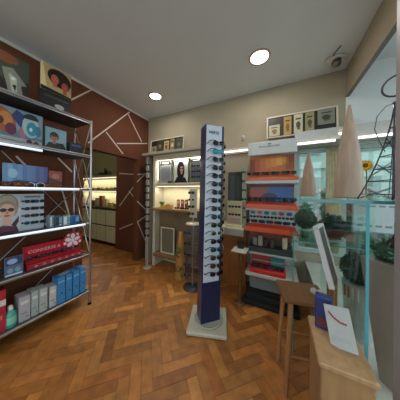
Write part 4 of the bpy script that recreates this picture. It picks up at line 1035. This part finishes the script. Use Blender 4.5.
# small plinth with navy box and brochure
zt_ = .77
t = thing('wooden_plinth', 'narrow tan wooden plinth carrying the navy box and white brochure', 'plinth', (.185, .73, 0))
m = MB(); m.cbox((-.065,-.10,.03), (.065,.10,zt_-.018), '#a07c54', .004); m.build('body', 'wood', t, .003)
m = MB(); m.cbox((-.072,-.11,zt_-.018), (.07,.11,zt_), '#b08c64', .004); m.build('top', 'wood', t)
m = MB(); m.cbox((-.055,-.09,0), (.055,.09,.03), '#5c4630', .003); m.build('foot', 'wood', t)
t = thing('navy_box', 'upright navy blue box standing on the narrow wooden plinth', 'box', (.158, .788, zt_), R(-12))
m = MB(); m.cbox((-.026,-.018,0), (.026,.018,.125), '#27346c', .003); m.build('box', 'print', t); m = MB(); m.box((-.02,-.0192,.015), (.02,-.0182,.045), '#6a2f34'); m.build('band', 'print', t)
t = thing('brochure', 'white brochure with red swoosh leaning on the narrow wooden plinth', 'brochure', (.198, .700, zt_+.003), rot=(R(-16), R(-14), R(-22)))
m = MB(); m.box((-.036,0,0), (.036,.004,.125), '#b4b8b8'); m.build('card', 'print', t)
m = MB(); m.tube([(-.024,-.002,.105), (-.012,-.002,.088), (.004,-.002,.078), (.022,-.002,.075)], .003, '#a5474c', 5); m.build('printed_swoosh', 'print', t)
m = MB(); m.box((-.028,-.001,.02), (.024,-.0002,.034), '#aab2b4'); m.build('printed_line', 'print', t)

# notice board seen below the glass shelf
a = P(352,215,Y=2.36).x; b = P(394,215,Y=2.36).x; zt2 = P(372,203.5,Y=2.36).z; zb2 = P(372,233,Y=2.36).z
t = thing('window_notice', 'pale framed notice in the window seen beneath the glass shelf', 'notice', ((a+b)/2, 2.36, zb2)); w = b-a; h = zt2-zb2
m = MB(); m.box((-w/2,0,0), (w/2,.006,h), '#b6c0c2'); m.build('panel', 'print', t)
m = MB()
for q in (((-w/2,-.004,0),(-w/2+.012,-.0002,h)), ((-w/2+.012,-.004,0),(w/2,-.0002,.012))): m.box(q[0], q[1], '#6f8288')
m.build('frame_edge', 'paint', t)
m = MB()
for k in range(5): m.box((-w*.3+k*.075,-.001,h*.88), (-w*.3+k*.075+.05,-.0002,h*.93), '#6a7c84')
for k in range(9): m.box((-w*.38+k*.075,-.001,h*.2), (-w*.38+k*.075+.05,-.0002,h*.27), '#6a7c84')
m.build('grey_marks', 'print', t)

# ------------------------------------------------------------------ next room: lit wall shelves over cabinets
xa, xb = -5.6, -3.34; YN = 2.42
t = thing('sideboard', 'low cabinet with pale green doors and dark frame in the next room', 'cabinet', ((xa+xb)/2, YN, 0)); w = xb-xa
m = MB(); m.cbox((-w/2,.02,.06), (w/2,.42,.86), '#25241d', .004); m.build('body', 'paint', t)
m = MB(); m.cbox((-w/2,-.01,.861), (w/2,.43,.90), '#2a2a22', .004); m.build('worktop', 'paint', t)
for k in range(6):
    for r in range(2):
        m = MB(); x = w/2-.02-(k+1)*.37
        m.cbox((x,0,.09+r*.395), (x+.34,.02,.455+r*.385), '#d0d2b0', .004); dr = m.build('door', 'paint', t)
        h_ = MB(); h_.cbox((x+.15,-.012,.40+r*.385), (x+.19,-.0005,.41+r*.385), '#56543f', .002); h_.build('handle', 'chrome', dr)
t = thing('wall_shelf', 'lit cream wall shelves above the sideboard in the next room', 'shelf', ((xa+xb)/2, 2.86, 1.25))
for z in (1.30-1.25, 1.66-1.25):
    m = MB(); m.cbox((-w/2,-.28,z), (w/2,0,z+.05), '#7c735a', .004); m.build('shelf_board', 'paint', t)
    m = MB(); m.cbox((-w/2+.05,-.2,z-.016), (w/2-.03,-.16,z-.001), '#ffffff', .002); m.build('light_strip', 'warm', t); strip_lamp(t, (0, -.13, z-.02), w-.2, 9, (1,.93,.78))
m = MB(); m.box((-w/2,-.012,-.34), (w/2,-.001,.41), '#cfc8a0'); m.build('back_panel', 'paint', t)
items = [(93,.16,.10,'#5c4a34','brown vase'),(97,.22,.12,'#a8a088','grey box'),(101,.28,.10,'#8c4a34','rust coloured box'),(105,.2,.14,'#b4b07c','pale olive box'),(110,.12,.12,'#c9a24a','yellow carton'),(115,.1,.10,'#7c8c4c','green carton')]
for x, hh, ww, c, lab in items:
    p = P(x, 205, Y=2.55); t = thing('countertop_item', lab+' on the sideboard in the next room', 'box', (p.x, 2.58, .90), 0, 'things on the far sideboard')
    m = MB(); m.cbox((-ww/2,-.05,0), (ww/2,.05,hh), c, .01); m.build('body', 'print', t)
for i, x in enumerate((94, 98.5, 103, 107.5, 112, 116)):
    p = P(x, 190, Y=2.68); t = thing('eyewear_case', ['tan','brown','mustard','olive','ochre','dark brown'][i]+' case on the lit shelf in the next room', 'case', (p.x, 2.68, 1.35), 0, 'cases on the far lit shelf')
    m = MB(); m.cbox((-.05,-.03,0), (.05,.03,.045), ['#9a7c4c','#6c5034','#b0903c','#7c7a48','#a8843c','#4c3a24'][i], .008); m.build('case', 'cloth', t)
p = P(104, 174, Y=2.7); t = thing('dark_vase', 'dark vase on the top shelf in the next room', 'vase', (p.x, 2.72, 1.71))
m = MB(); m.lathe([(.05,0),(.08,.06),(.07,.13),(.03,.17),(.04,.2)], '#2c2c22', n=18); m.build('vase', 'ceramic', t)
p = P(98, 174, Y=2.7); t = thing('grey_bowl', 'grey green bowl beside the dark vase in the next room', 'bowl', (p.x, 2.72, 1.71))
m = MB(); m.lathe([(.04,0),(.09,.05),(.1,.1),(.092,.098),(.05,.02)], '#5c6050', n=18); m.build('bowl', 'ceramic', t)

# ------------------------------------------------------------------ daylight and camera
w = bpy.data.worlds.new('world'); bpy.context.scene.world = w; w.use_nodes = True
bg = w.node_tree.nodes['Background']
bg.inputs['Color'].default_value = (.74, .87, .95, 1); bg.inputs['Strength'].default_value = 3.2
ld = bpy.data.lights.new('next_room_lamp', 'POINT'); ld.energy = 22; ld.color = (1,.9,.65); ld.shadow_soft_size = .1  # added fill light for the next room, out of view
t = thing('pendant_lamp', 'ceiling lamp of the next room', 'ceiling lamp', (-4.3, 1.4, ZC))
m = MB(); m.lathe([(.1,0),(.1,-.03),(.02,-.035)], '#c9c4b0', n=20); m.build('rose', 'paint', t)
lo = bpy.data.objects.new('next_room_lamp', ld); C.objects.link(lo); lo.parent = t; lo.location = (0,0,-.2)

cd = bpy.data.cameras.new('camera'); cam = bpy.data.objects.new('camera', cd); C.objects.link(cam)
cd.sensor_width = 36; cd.sensor_fit = 'HORIZONTAL'; cd.lens = 36*F/400; cd.shift_y = -8/400; cd.clip_start = .02
cam.matrix_world = Matrix.Translation((0,0,HZ)) @ Matrix.Rotation(YAW,4,'Z') @ Matrix.Rotation(PI/2,4,'X') @ Matrix.Rotation(ROLL,4,'Z')
sc = bpy.context.scene; sc.camera = cam
sc.view_settings.view_transform = 'Standard'; sc.view_settings.look = 'None'; sc.view_settings.exposure = -.3; sc.view_settings.gamma = 1; sc.view_settings.use_curve_mapping = False
